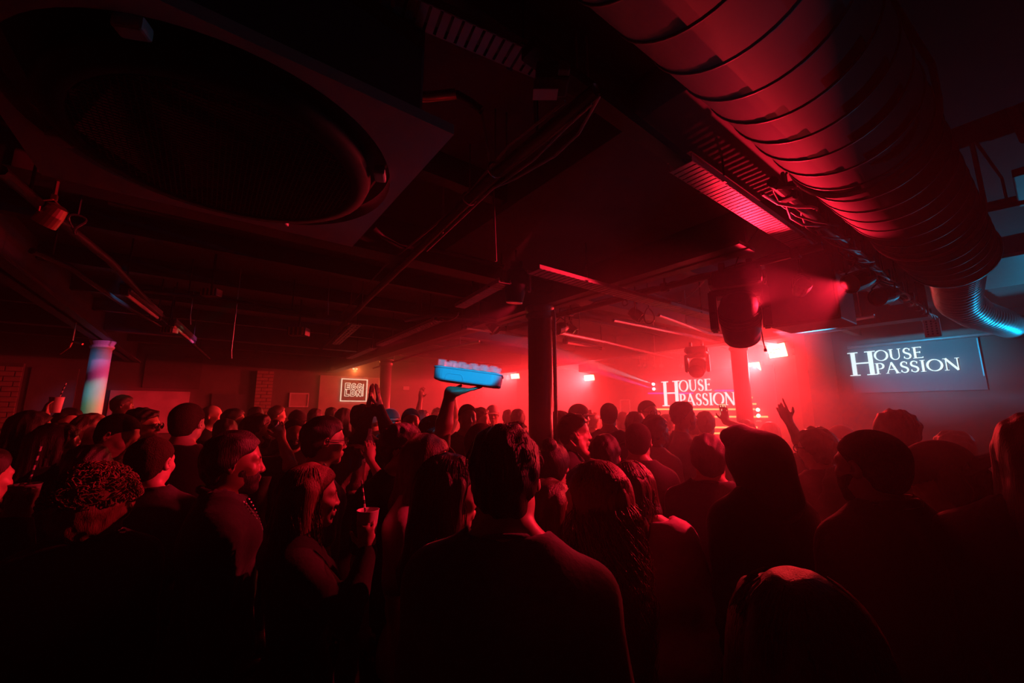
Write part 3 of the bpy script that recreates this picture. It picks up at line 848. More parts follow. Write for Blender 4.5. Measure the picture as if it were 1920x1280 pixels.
# ---- fluorescent battens, lamps and boxes on the left ceiling
def batten(a, b, z, label, mat='dark_grey'):
    A = at_z(*a, z); B = at_z(*b, z)
    e = empty('strip_light', A, 0, label, 'strip light', 'unlit strip lights')
    bm = bmesh.new(); bm_bar(bm, Vector((0, 0, 0.03)), B - A + Vector((0, 0, 0.03)), 0.07, 0.05, UP, 0.006); mesh_obj('housing', bm, MT[mat], e)
    bm = bmesh.new(); bm_tube(bm, [Vector((0, 0, -0.012)), B - A + Vector((0, 0, -0.012))], 0.014, 10); mesh_obj('tube', bm, MT['board'], e, True)
    for p_ in (Vector((0, 0, 0)), B - A):
        bm = bmesh.new(); bm_tube(bm, [p_, Vector((p_.x, p_.y, CEIL + 0.01 - z))], 0.006, 6); bm_box(bm, p_, (0.05, 0.05, 0.06), None, 0.008); mesh_obj('end_cap', bm, MT['black_plastic'], e)
    return e
batten((234, 546), (296, 594), 2.62, 'unlit strip light at the left, nearer of the two in line')
batten((322, 606), (362, 640), 2.62, 'unlit strip light at the left, further of the two in line')
batten((1060, 640), (1128, 652), 2.60, 'hazy red strip light right of the nearest column')
batten((870, 612), (1010, 632), 2.68, 'hazy red strip light crossing behind the nearest column')
def wedge(px, py, z, s, label):
    p = at_z(px, py, z)
    e = empty('flood_lamp', p, 0, label, 'flood lamp', 'ceiling flood lamps')
    bm = bmesh.new(); bm_box(bm, (0, 0, 0), (s, s * 0.55, s * 0.45), frame_from(FW), s * 0.06); mesh_obj('lamp_box', bm, MT['dark_grey'], e)
    for k in range(4):
        bm = bmesh.new(); bm_box(bm, RT * (s * (-0.36 + 0.24 * k)) - FW * s * 0.3, (s * 0.08, s * 0.06, s * 0.4), frame_from(FW)); mesh_obj('fin', bm, MT['brass'], e)
    bm = bmesh.new(); bm_tube(bm, [(0, 0, s * 0.2), (0, 0, CEIL - z)], 0.01, 6); mesh_obj('stem', bm, MT['black_metal'], e)
    return e
wedge(560, 622, 2.60, 0.20, 'small finned flood lamp glowing red above the brick pier')
wedge(396, 549, 2.66, 0.13, 'little flood lamp with two red dots on the dark left ceiling')
wedge(317, 619, 2.58, 0.14, 'little flood lamp with red slits beside the left strip lights')
par_can(at_z(95, 405, 2.62), (-0.4, 0.3, -0.8), 0.085, 'spot lamp catching red light on the far left conduit', mat='brass')
par_can(LAMP_D, AIM_D - LAMP_D, 0.12, 'added black spot lamp on the lighting bar behind the nearest column, aimed left')  # lamp body added together with the neck light
par_can(at_z(1070, 618, 2.72), (0.3, -0.6, -0.6), 0.13, 'hazy spot lamp hanging right of the nearest column')
par_can(at_z(1193, 590, 2.66), (0.3, -0.6, -0.6), 0.11, 'hazy spot lamp hanging under the long red tray')
par_can(at_z(925, 612, 2.66), (0.3, -0.6, -0.6), 0.12, 'hazy spot lamp hanging above the tray of glasses')
# cable loops
def loop(px, py, f, r, label):
    c = at_fwd(px, py, f)
    bm = bmesh.new()
    bm_tube(bm, [c + RT * (r * math.cos(a)) + UP * (r * 1.6 * math.sin(a)) + FW * 0.02 * math.sin(2 * a) for a in [2 * math.pi * k / 20 for k in range(21)]], 0.006, 6)
    bm_tube(bm, [c + UP * r * 1.6, Vector((c.x, c.y, CEIL))], 0.005, 6)
    simple('cable_loop', bm, MT['cable'], label, 'cable loop', 'loops of spare cable')
loop(1217, 592, 3.6, 0.045, 'loop of spare cable under the long red tray')
loop(1172, 566, 3.4, 0.02, 'small loop of cable under the long red tray')
loop(143, 420, 1.9, 0.03, 'loop of cable on the far left conduit')
bm = bmesh.new(); bm_tube(bm, sag(at_z(820, 594, 2.66), at_z(858, 590, 2.66), 0.05) + sag(at_z(858, 590, 2.66), at_z(860, 586, 2.7), 0.0, 2), 0.008, 6)
simple('cable_loop', bm, MT['cable_pale'], 'pale cable drooping above the raised tray of glasses', 'cable loop')
bm = bmesh.new(); bm_tube(bm, [at_fwd(112, 663, 4.2), at_fwd(130, 650, 4.2), at_fwd(136, 640, 4.2), at_fwd(155, 645, 4.2)], 0.012, 6); bm_tube(bm, [at_fwd(136, 640, 4.2), Vector((*at_fwd(136, 640, 4.2).xy, CEIL))], 0.008, 6)
simple('cable_loop', bm, MT['brass'], 'coppery bent pipe left of the pale rainbow-lit column', 'pipe')
# ------------------------------------------------------------------ lettering made from strokes
def stroke(bm, pts, w, m, thick=0.012):
    """flat ribbon of varying width along a 2-D polyline"""
    n = len(pts)
    ws = [w] * n if isinstance(w, (int, float)) else w
    L = []; R = []
    for i in range(n):
        p = Vector(pts[i]); a = Vector(pts[max(i - 1, 0)]); b = Vector(pts[min(i + 1, n - 1)])
        t = (b - a).normalized(); nn = Vector((-t.y, t.x))
        L.append(p + nn * ws[i] / 2); R.append(p - nn * ws[i] / 2)
    for i in range(n - 1):
        bm_prism(bm, [L[i], L[i + 1], R[i + 1], R[i]][::-1], thick, m)

def ell(cx, cy, rx, ry, a0, a1, n=20):
    return [(cx + rx * math.cos(math.radians(a0 + (a1 - a0) * k / n)), cy + ry * math.sin(math.radians(a0 + (a1 - a0) * k / n))) for k in range(n + 1)]

def serif_letter(bm, ch, h, m, thick=0.012):
    """classic roman capitals, height h; returns width"""
    T = 0.15 * h; t = 0.055 * h; s = 0.035 * h
    def serif(x, y, w):
        bm_prism(bm, [(x - w / 2, y - s / 2), (x + w / 2, y - s / 2), (x + w / 2, y + s / 2), (x - w / 2, y + s / 2)], thick, m)
    if ch == 'H':
        w = 0.95 * h
        for x in (0.18 * h, w - 0.18 * h):
            stroke(bm, [(x, 0), (x, h)], T, m, thick); serif(x, s / 2, 0.36 * h); serif(x, h - s / 2, 0.36 * h)
        stroke(bm, [(0.18 * h, h * 0.52), (w - 0.18 * h, h * 0.52)], t, m, thick)
        return w
    if ch == 'O':
        w = 1.0 * h
        pts = ell(w / 2, h / 2, w / 2 - 0.05 * h, h / 2 - 0.02 * h, 0, 360, 36)
        ws = [t + (T - t) * abs(math.cos(math.radians(360 * k / 36 + 12))) ** 1.5 for k in range(37)]
        stroke(bm, pts, ws, m, thick)
        return w
    if ch == 'U':
        w = 0.9 * h
        stroke(bm, [(0.16 * h, h), (0.16 * h, 0.38 * h)] + ell(w / 2 - 0.0, 0.36 * h, w / 2 - 0.16 * h, 0.34 * h, 180, 270, 10)[1:], [T] * 2 + [T - (T - t) * k / 10 for k in range(1, 11)], m, thick)
        stroke(bm, ell(w / 2, 0.36 * h, w / 2 - 0.16 * h, 0.34 * h, 270, 360, 10) + [(w - 0.16 * h, h)], t * 1.2, m, thick)
        serif(0.16 * h, h - s / 2, 0.34 * h); serif(w - 0.16 * h, h - s / 2, 0.26 * h)
        return w
    if ch == 'S':
        w = 0.62 * h
        pts = ell(w / 2, 0.75 * h, 0.20 * h, 0.22 * h, 25, 180, 12) + ell(w / 2, 0.74 * h, 0.20 * h, 0.21 * h, 180, 250, 5)[1:] + ell(w / 2, 0.25 * h, 0.22 * h, 0.23 * h, 62, 0, 6) + ell(w / 2, 0.25 * h, 0.22 * h, 0.23 * h, 0, -155, 12)[1:]
        n = len(pts)
        ws = [t + (T - t) * max(0.0, math.sin(math.pi * k / (n - 1))) ** 2 for k in range(n)]
        stroke(bm, pts, ws, m, thick)
        stroke(bm, [(pts[0][0], pts[0][1] - 0.10 * h), (pts[0][0] + 0.02 * h, pts[0][1] + 0.08 * h)], t, m, thick)
        stroke(bm, [(pts[-1][0], pts[-1][1] + 0.10 * h), (pts[-1][0] - 0.02 * h, pts[-1][1] - 0.08 * h)], t, m, thick)
        return w
    if ch == 'E':
        w = 0.68 * h
        x = 0.16 * h
        stroke(bm, [(x, 0), (x, h)], T, m, thick); serif(0.14 * h, s / 2, 0.28 * h); serif(0.14 * h, h - s / 2, 0.28 * h)
        for y, l in ((h - t / 2, w - 0.06 * h), (h * 0.52, w - 0.16 * h), (t / 2, w)):
            stroke(bm, [(x, y), (l, y)], t, m, thick)
            stroke(bm, [(l - t / 2, y - 0.08 * h if y > 0.1 * h else y), (l - t / 2, y + 0.08 * h if y < 0.9 * h else y)], t, m, thick)
        return w
    if ch == 'P':
        w = 0.68 * h
        x = 0.16 * h
        stroke(bm, [(x, 0), (x, h)], T, m, thick); serif(x, s / 2, 0.34 * h); serif(0.13 * h, h - s / 2, 0.26 * h)
        pts = [(x, h - t / 2)] + ell(0.34 * h, 0.72 * h, 0.26 * h, 0.255 * h, 90, -90, 16) + [(x, 0.465 * h)]
        ws = [t] + [t + (T - t) * math.sin(math.pi * k / 16) for k in range(17)] + [t]
        stroke(bm, pts, ws, m, thick)
        return w
    if ch == 'A':
        w = 0.95 * h
        stroke(bm, [(0.10 * h, 0), (0.46 * h, h)], t * 1.1, m, thick); stroke(bm, [(0.44 * h, h), (0.83 * h, 0)], T, m, thick)
        stroke(bm, [(0.24 * h, 0.36 * h), (0.69 * h, 0.36 * h)], t, m, thick); serif(0.11 * h, s / 2, 0.26 * h); serif(0.83 * h, s / 2, 0.34 * h)
        return w
    if ch == 'I':
        w = 0.38 * h
        stroke(bm, [(w / 2, 0), (w / 2, h)], T, m, thick); serif(w / 2, s / 2, 0.34 * h); serif(w / 2, h - s / 2, 0.34 * h)
        return w
    if ch == 'N':
        w = 1.0 * h
        stroke(bm, [(0.16 * h, 0), (0.16 * h, h)], t * 1.2, m, thick); stroke(bm, [(0.14 * h, h), (w - 0.16 * h, 0)], T, m, thick); stroke(bm, [(w - 0.16 * h, 0), (w - 0.16 * h, h)], t * 1.2, m, thick)
        serif(0.16 * h, s / 2, 0.28 * h); serif(0.10 * h, h - s / 2, 0.24 * h); serif(w - 0.16 * h, h - s / 2, 0.28 * h)
        return w
    return 0.3 * h

MADE = []
def logo(parent, x_wall, yc, zc, H, mat, width, slant=0.0):
    """two-line logo on a wall facing -X; text runs towards -Y.  Big H, then OUSE above PASSION"""
    k = H
    def M(y_off, z_off):
        # local x -> -Y, local y -> Z, thickness -> -X
        return Matrix(((0, 0, -1, 0), (-1, 0, 0, -y_off), (0, 1, 0, z_off), (0, 0, 0, 1)))
    def put(ch, x, z, h):
        bm = bmesh.new()
        w = serif_letter(bm, ch, h, M(x, z))
        MADE.append(mesh_obj('letter', bm, mat, parent))
        return w
    x = -width / 2
    wH = put('H', x, -H / 2, H)
    x1 = x + wH * 0.94
    h1 = H * 0.44
    h2 = H * 0.45
    # upper word
    words = (('OUSE', h1, H / 2 - h1, x1 + 0.02 * H, 0.07), ('PASSION', h2, -H / 2 + 0.02 * H, x1 - 0.005 * H, 0.05))
    for wd, h, z, xs, gap in words:
        xx = xs
        for ch in wd:
            xx += put(ch, xx, z, h) + gap * h
    return xx

def emis(name, color, s, base=(0.02, 0.02, 0.02)):
    return mat_p(name, base, 0.5, noise=0.05, emit=color, emit_s=s)
MT['letter_right'] = emis('projected_letters', (0.72, 0.95, 1.0), 1.3)
MT['letter_stage'] = emis('stage_screen_letters', (1.0, 0.82, 0.82), 1.9)
MT['screen_teal'] = mat_p('projection_cloth', (0.17, 0.17, 0.175), 0.8, noise=0.05, scale=3)
MT['screen_stage'] = emis('stage_screen', (0.30, 0.004, 0.02), 0.55)
MT['led_panel'] = emis('red_led_panel', (1.0, 0.075, 0.035), PANEL_S)
MT['dot_cyan'] = emis('cyan_led', (0.3, 0.9, 1.0), 6.0)
MT['dot_green'] = emis('white_green_led', (0.9, 1.0, 0.8), 5.0)
MT['bar_lime'] = emis('lime_led_strip', (0.62, 0.48, 0.14), 2.2)
MT['bar_magenta'] = emis('magenta_led_strip', (0.8, 0.02, 0.40), 1.6)
MT['neon'] = emis('neon_cream', (1.0, 0.74, 0.52), 0.95)

# right projection screen
a = at_x(1596, 640, X1 - 0.03); b = at_x(1822, 628, X1 - 0.03)
yc = (a.y + b.y) / 2
w = abs(a.y - b.y) + 0.10
zt = 2.72
zb = 2.02
e = empty('projection_screen', (X1 - 0.03, yc, (zt + zb) / 2), 0, 'wide teal projection screen with glowing white serif lettering on the right wall', 'screen')
bm = bmesh.new(); bm_box(bm, (0.005, 0, 0), (0.02, w, zt - zb)); mesh_obj('screen_cloth', bm, MT['screen_teal'], e)
bm = bmesh.new(); bm_tube(bm, [(-0.03, -w / 2 - 0.35, (zt - zb) / 2 + 0.02), (-0.03, w / 2, (zt - zb) / 2 + 0.02)], 0.025, 10); mesh_obj('roller', bm, MT['galv_dull'], e, True)
bm = bmesh.new(); bm_box(bm, (-0.01, -w / 2 + 0.01, 0.08), (0.012, 0.012, zt - zb - 0.2)); mesh_obj('edge_strip', bm, MT['galv'], e)
# logo placed from the photograph: H bottom-left (1610,703), N right (1803,690)
def build_logo(parent_e, px_l, px_r, y_top, y_bot, xw, mat):
    l = at_x(px_l, (y_top + y_bot) / 2, xw); r_ = at_x(px_r, (y_top + y_bot) / 2, xw)
    H = at_x(px_l + 20, y_top, xw).z - at_x(px_l + 20, y_bot, xw).z
    W = abs(l.y - r_.y)
    # natural width of the second line for unit H
    nat = 0.94 * 0.95 - 0.005 + 0.45 * (0.68 + 0.95 + 0.62 + 0.62 + 0.38 + 1.0 + 1.0 + 7 * 0.05)
    sx = W / (nat * H)
    ctr = Vector((xw, (l.y + r_.y) / 2, at_x(px_l + 20, (y_top + y_bot) / 2, xw).z))
    MADE.clear()
    logo(parent_e, 0, 0, 0, H, mat, nat * H)
    loc = ctr - parent_e.location
    for o in MADE:
        o.location = (loc.x - 0.012, loc.y, loc.z)
        o.scale = (1, sx, 1)
build_logo(e, 1592, 1803, 660, 704, X1 - 0.04, MT['letter_right'])

# stage screen behind the dance floor with the same logo
XS = X1 - 0.25
a = at_x(1205, 700, XS); b = at_x(1452, 700, XS)
e = empty('stage_screen', (XS, (a.y + b.y) / 2, 1.9), 0, 'red stage screen with white serif lettering and lime strips behind the crowd', 'screen')
w = abs(a.y - b.y)
bm = bmesh.new(); bm_box(bm, (0.02, 0, -0.1), (0.04, w, 1.5)); mesh_obj('screen_panel', bm, MT['screen_stage'], e)
for sy in (-0.35, 0.35):
    bm = bmesh.new(); bm_box(bm, (0.14, sy * w, 0.1), (0.20, 0.06, 0.06)); mesh_obj('wall_bracket', bm, MT['black_metal'], e)
build_logo(e, 1242, 1380, 714, 761, XS - 0.02, MT['letter_stage'])
for (px0, px1_, py, mt_, nm) in ((1218, 1440, 781, 'bar_lime', 'strip'), (1225, 1420, 801, 'bar_lime', 'strip'), (1300, 1424, 812, 'bar_lime', 'strip'), (1405, 1418, 757, 'bar_lime', 'strip'), (1215, 1415, 767, 'bar_lime', 'strip'), (1340, 1382, 732, 'bar_magenta', 'strip'), (1215, 1300, 737, 'bar_magenta', 'strip'), (1404, 1411, 745, 'bar_lime', 'strip')):
    l = at_x(px0, py, XS - 0.03); r_ = at_x(px1_, py, XS - 0.03)
    bm = bmesh.new(); bm_bar(bm, l - e.location, r_ - e.location, 0.012, 0.03); mesh_obj('led_strip', bm, MT[mt_], e)
for (px, py, mt_) in ((1225, 720, 'dot_cyan'), (1226, 729, 'dot_cyan'), (1421, 768, 'dot_green'), (1422, 779, 'dot_green')):
    p = at_x(px, py, XS - 0.06) - e.location
    bm = bmesh.new(); bmesh.ops.create_uvsphere(bm, u_segments=12, v_segments=8, radius=0.032, matrix=Matrix.Translation(p)); mesh_obj('led_eye', bm, MT[mt_], e)
bm = bmesh.new(); bm_lathe(bm, [(0.03, -0.02), (0.05, 0.0), (0.03, 0.02)], 14, Matrix.Translation(at_x(1423, 790, XS - 0.06) - e.location)); mesh_obj('knob', bm, MT['galv'], e)

# decks table in front of the stage screen
a = at_x(1215, 800, XS - 0.9); b = at_x(1440, 800, XS - 0.9)
e = empty('deck_table', (XS - 0.75, (a.y + b.y) / 2, 0), 0, 'dark disc jockey table with decks in front of the stage screen', 'table')
w = abs(a.y - b.y)
bm = bmesh.new(); bm_box(bm, (0, 0, 1.08), (0.6, w, 0.05), None, 0.008); mesh_obj('table_top', bm, MT['black_plastic'], e)
bm = bmesh.new(); bm_box(bm, (-0.27, 0, 0.53), (0.03, w - 0.05, 1.05)); mesh_obj('front_panel', bm, MT['black_plastic'], e)
for sy in (-1, 1):
    bm = bmesh.new(); bm_box(bm, (0.0, sy * (w / 2 - 0.04), 0.53), (0.5, 0.04, 1.05)); mesh_obj('side_panel', bm, MT['black_plastic'], e)
for k in range(3):
    t = empty('music_deck', (XS - 0.75, (a.y + b.y) / 2 - 0.5 + 0.5 * k, 1.106), 0, ('black deck at the right end of the disc jockey table', 'black mixer in the middle of the disc jockey table', 'black deck at the left end of the disc jockey table')[k], 'music deck', 'decks on the table')
    bm = bmesh.new(); bm_box(bm, (0, 0, 0.045), (0.40, 0.32, 0.08), None, 0.01); mesh_obj('deck_body', bm, MT['dark_grey'], t)
    bm = bmesh.new(); bm_lathe(bm, [(0.11, 0.085), (0.11, 0.10), (0.10, 0.105)], 24); mesh_obj('jog_wheel', bm, MT['galv_dull'], t)
    bm = bmesh.new(); bm_box(bm, (0.15, 0, 0.12), (0.02, 0.18, 0.09), None, 0.004); mesh_obj('display', bm, MT['lens'], t)
# clear screen frame on the floor area left of the stage
p0 = at_x(1163, 750, XS - 0.5); p1 = at_x(1183, 800, XS - 0.5)
e = empty('lyric_stand', ((p0.x + p1.x) / 2, (p0.y + p1.y) / 2, 0), 0, 'thin pale frame standing left of the stage screen', 'stand')
w = abs(p0.y - p1.y)
for y in (-w / 2, w / 2):
    bm = bmesh.new(); bm_tube(bm, [(0, y, 0), (0, y, p0.z)], 0.012, 8); mesh_obj('post', bm, MT['white_plastic'], e)
bm = bmesh.new(); bm_tube(bm, [(0, -w / 2, p0.z), (0, w / 2, p0.z)], 0.012, 8); mesh_obj('top_rail', bm, MT['white_plastic'], e)
bm = bmesh.new(); bm_box(bm, (0, 0, p0.z - 0.5), (0.02, w, 0.05)); mesh_obj('shelf', bm, MT['white_plastic'], e)

# ------------------------------------------------------------------ red blinder panels
def led_panel(px, py, xw, w, h, power, label, tilt=0.25, aim=None):
    c = at_x(px, py, xw)
    rz = 0.0
    e = empty('red_led_panel', c, 0, label, 'led panel', 'red stage panels')
    d = Vector(aim if aim else (-1, -0.25, -tilt)).normalized()
    f = frame_from(d)
    bm = bmesh.new(); bm_box(bm, d * -0.05, (w + 0.03, 0.09, h + 0.03), f, 0.01); mesh_obj('housing', bm, MT['black_plastic'], e)
    bm = bmesh.new(); bm_box(bm, d * 0.004, (w, 0.006, h), f); mesh_obj('emitter', bm, MT['led_panel'], e)
    add_area('panel_light', c + d * 0.022, d, w * 0.98, power, (1.0, 0.022, 0.027), h * 0.98, 100)
    # S shaped mask in front of the emitter
    X_ = f @ Vector((1, 0, 0)); Z_ = f @ Vector((0, 0, 1))
    for (x0, z0, x1_, z1_) in ((-0.25, 0.12, 0.18, 0.12), (-0.25, 0.12, -0.25, -0.06), (-0.05, -0.14, 0.28, -0.14), (0.28, -0.14, 0.28, 0.04)):
        bm = bmesh.new(); bm_bar(bm, X_ * (x0 * w) + Z_ * (z0 * h) + d * 0.03, X_ * (x1_ * w) + Z_ * (z1_ * h) + d * 0.03, h * 0.07, 0.004, d)
        mesh_obj('lead', bm, MT['brass'], e)
    bm = bmesh.new(); bm_bar(bm, d * -0.06, Vector((X1 - 0.004 - c.x, 0, 0.02)), 0.05, 0.05); mesh_obj('arm', bm, MT['black_metal'], e)
    return e
led_panel(1457, 657, 7.3, 0.30, 0.21, PANEL_W[0], 'brightest red led panel, largest of the row and nearest to the right screen', aim=(-1, 0.30, -0.25))
led_panel(1409, 688, X1 - 0.22, 0.34, 0.15, PANEL_W[1], 'red led panel half hidden by the hazy column in front of the stage', aim=(-1, 0.25, -0.25))
led_panel(1105, 708, X1 - 0.22, 0.33, 0.13, PANEL_W[2], 'red led panel on the wall left of the stage screen', aim=(-1, 0.0, -0.25))
led_panel(966, 705, X1 - 0.22, 0.36, 0.15, PANEL_W[3], 'red led panel glowing left of the nearest column, beside the raised tray', aim=(-1, -0.15, -0.25))

# ------------------------------------------------------------------ neon sign
a = at_y(641, 710, Y1 - 0.06); b = at_y(686, 752, Y1 - 0.06)
S = abs(b.x - a.x); c = Vector(((a.x + b.x) / 2, Y1 - 0.075, (a.z + b.z) / 2)); Hs = abs(a.z - b.z)
e = empty('neon_sign', c, 0, 'square cream neon sign reading EGG LDN on the back wall', 'neon sign')
bm = bmesh.new(); bm_box(bm, (0, 0.02, 0), (S, 0.02, Hs)); mesh_obj('backing', bm, MT['mortar'], e)
r_t = 0.022
for p_, q_ in (((-S / 2, -Hs / 2), (S / 2, -Hs / 2)), ((S / 2, -Hs / 2), (S / 2, Hs / 2)), ((S / 2, Hs / 2), (-S / 2, Hs / 2)), ((-S / 2, Hs / 2), (-S / 2, -Hs / 2))):
    bm = bmesh.new(); u_ = (Vector((q_[0], 0, q_[1])) - Vector((p_[0], 0, p_[1]))).normalized() * r_t * 0.5; bm_bar(bm, Vector((p_[0], 0, p_[1])) - u_, Vector((q_[0], 0, q_[1])) + u_, r_t, r_t, Vector((0, 1, 0))); mesh_obj('border_tube', bm, MT['neon'], e)
def outline(pts, closed=True, r=0.008):
    bm = bmesh.new()
    P = [Vector((x, -0.004, z)) for x, z in pts]
    if closed:
        P = P + [P[0]]
    for i in range(len(P) - 1):
        bm_tube(bm, [P[i], P[i + 1]], r, 6)
    mesh_obj('letter_tube', bm, MT['neon'], e)
cw = S * 0.215; chh = Hs * 0.285
def place(poly, ox, oz, closed=True):
    outline([(ox + x * cw, oz + z * chh) for x, z in poly], closed)
def ring(n, a0, a1, rx, rz, cx, cz):
    return [(cx + rx * math.cos(math.radians(a0 + (a1 - a0) * k / n)), cz + rz * math.sin(math.radians(a0 + (a1 - a0) * k / n))) for k in range(n + 1)]
Epoly = [(0, 0), (.9, 0), (.9, .26), (.32, .26), (.32, .38), (.8, .38), (.8, .62), (.32, .62), (.32, .74), (.9, .74), (.9, 1), (0, 1)]
Gpoly = ring(14, 40, 330, .46, .5, .48, .5) + [(.9, .52), (.5, .52), (.5, .36), (.62, .36)] + ring(10, 320, 50, .2, .25, .48, .5)
Lpoly = [(0, 0), (.8, 0), (.8, .28), (.3, .28), (.3, 1), (0, 1)]
Dout = [(0, 0)] + ring(8, -90, 90, .5, .5, .42, .5) + [(0, 1)]
Din = [(.28, .26)] + ring(6, -90, 90, .22, .24, .42, .5) + [(.28, .74)]
Npoly = [(0, 0), (.28, 0), (.28, .52), (.62, 0), (.92, 0), (.92, 1), (.64, 1), (.64, .48), (.3, 1), (0, 1)]
x0 = -S * 0.36
for k, P_ in enumerate((Epoly, Gpoly, Gpoly)):
    place(P_, x0 + k * cw * 1.08, Hs * 0.03)
for k, P_ in enumerate((Lpoly, Dout, Npoly)):
    place(P_, x0 + k * cw * 1.05, -Hs * 0.28)
place(Din, x0 + cw * 1.05, -Hs * 0.28)
bm = bmesh.new(); bm_bar(bm, (S * 0.35, 0, -Hs * 0.28), (S * 0.35, 0, Hs * 0.30), 0.022, 0.022, Vector((0, 1, 0))); mesh_obj('letter_tube', bm, MT['neon'], e)
# little lamp above the sign
p = at_y(666, 691, Y1 - 0.2)
e = empty('wall_downlight', p, 0, 'small double lamp glowing above the square neon sign', 'lamp')
bm = bmesh.new(); bm_box(bm, (0, 0.05, 0.03), (0.16, 0.1, 0.05), None, 0.008); mesh_obj('lamp_box', bm, MT['black_metal'], e)
for sx in (-0.04, 0.04):
    bm = bmesh.new(); bm_lathe(bm, [(0.02, -0.02), (0.025, 0.01)], 12, Matrix.Translation((sx, 0, 0))); mesh_obj('bulb', bm, MT['neon'], e)

# projectors of coloured rays
p = at_x(1103, 690, X1 - 1.2)
e = empty('ray_projector', p, 0, 'small dark projector throwing cyan and pink rays left of the stage screen', 'projector')
bm = bmesh.new(); bm_box(bm, (0, 0, 0), (0.3, 0.34, 0.18), None, 0.02); mesh_obj('case', bm, MT['black_plastic'], e)
bm = bmesh.new(); bm_lathe(bm, [(0.05, -0.02), (0.05, 0.02)], 16, Matrix.Translation((-0.08, -0.17, 0)) @ Matrix.Rotation(math.pi / 2, 4, 'X')); mesh_obj('lens', bm, MT['lens'], e)
bm = bmesh.new(); bm_tube(bm, [(0, 0, 0.08), (0, 0, CEIL - p.z)], 0.012, 8); mesh_obj('stem', bm, MT['black_metal'], e)
for k, px in enumerate((1200, 1210, 1228, 1240, 1277)):
    c = at_x(px, 686, X1 - 0.4)
    bm = bmesh.new(); bmesh.ops.create_uvsphere(bm, u_segments=14, v_segments=10, radius=0.045, matrix=Matrix.Translation(c)); bm_tube(bm, [c + UP * 0.03, Vector((c.x, c.y, CEIL))], 0.006, 6)
    tag(mesh_obj('globe_lamp', bm, MT['board'], None, True), 'small hazy globe lamp above the stage screen, %s of its row' % ('leftmost', 'second', 'middle', 'fourth', 'rightmost')[k], 'globe lamp', 'row of globe lamps over the stage')
# status light on the stage pier
bm = bmesh.new(); bmesh.ops.create_uvsphere(bm, u_segments=10, v_segments=8, radius=0.018, matrix=Matrix.Translation(at_x(1543, 641, X1 - 0.3)))
tag(mesh_obj('status_light', bm, MT['dot_cyan']), 'tiny blue-white status light above the right side pier', 'light')
# ------------------------------------------------------------------ figures grown as one smooth surface each
def rotm(ax, deg):
    a = math.radians(deg)
    c, s = math.cos(a), math.sin(a)
    if ax == 'x':
        return np.array([[1, 0, 0], [0, c, -s], [0, s, c]])
    if ax == 'y':
        return np.array([[c, 0, s], [0, 1, 0], [-s, 0, c]])
    return np.array([[c, -s, 0], [s, c, 0], [0, 0, 1]])

def V(*a):
    return np.array(a, dtype=float)

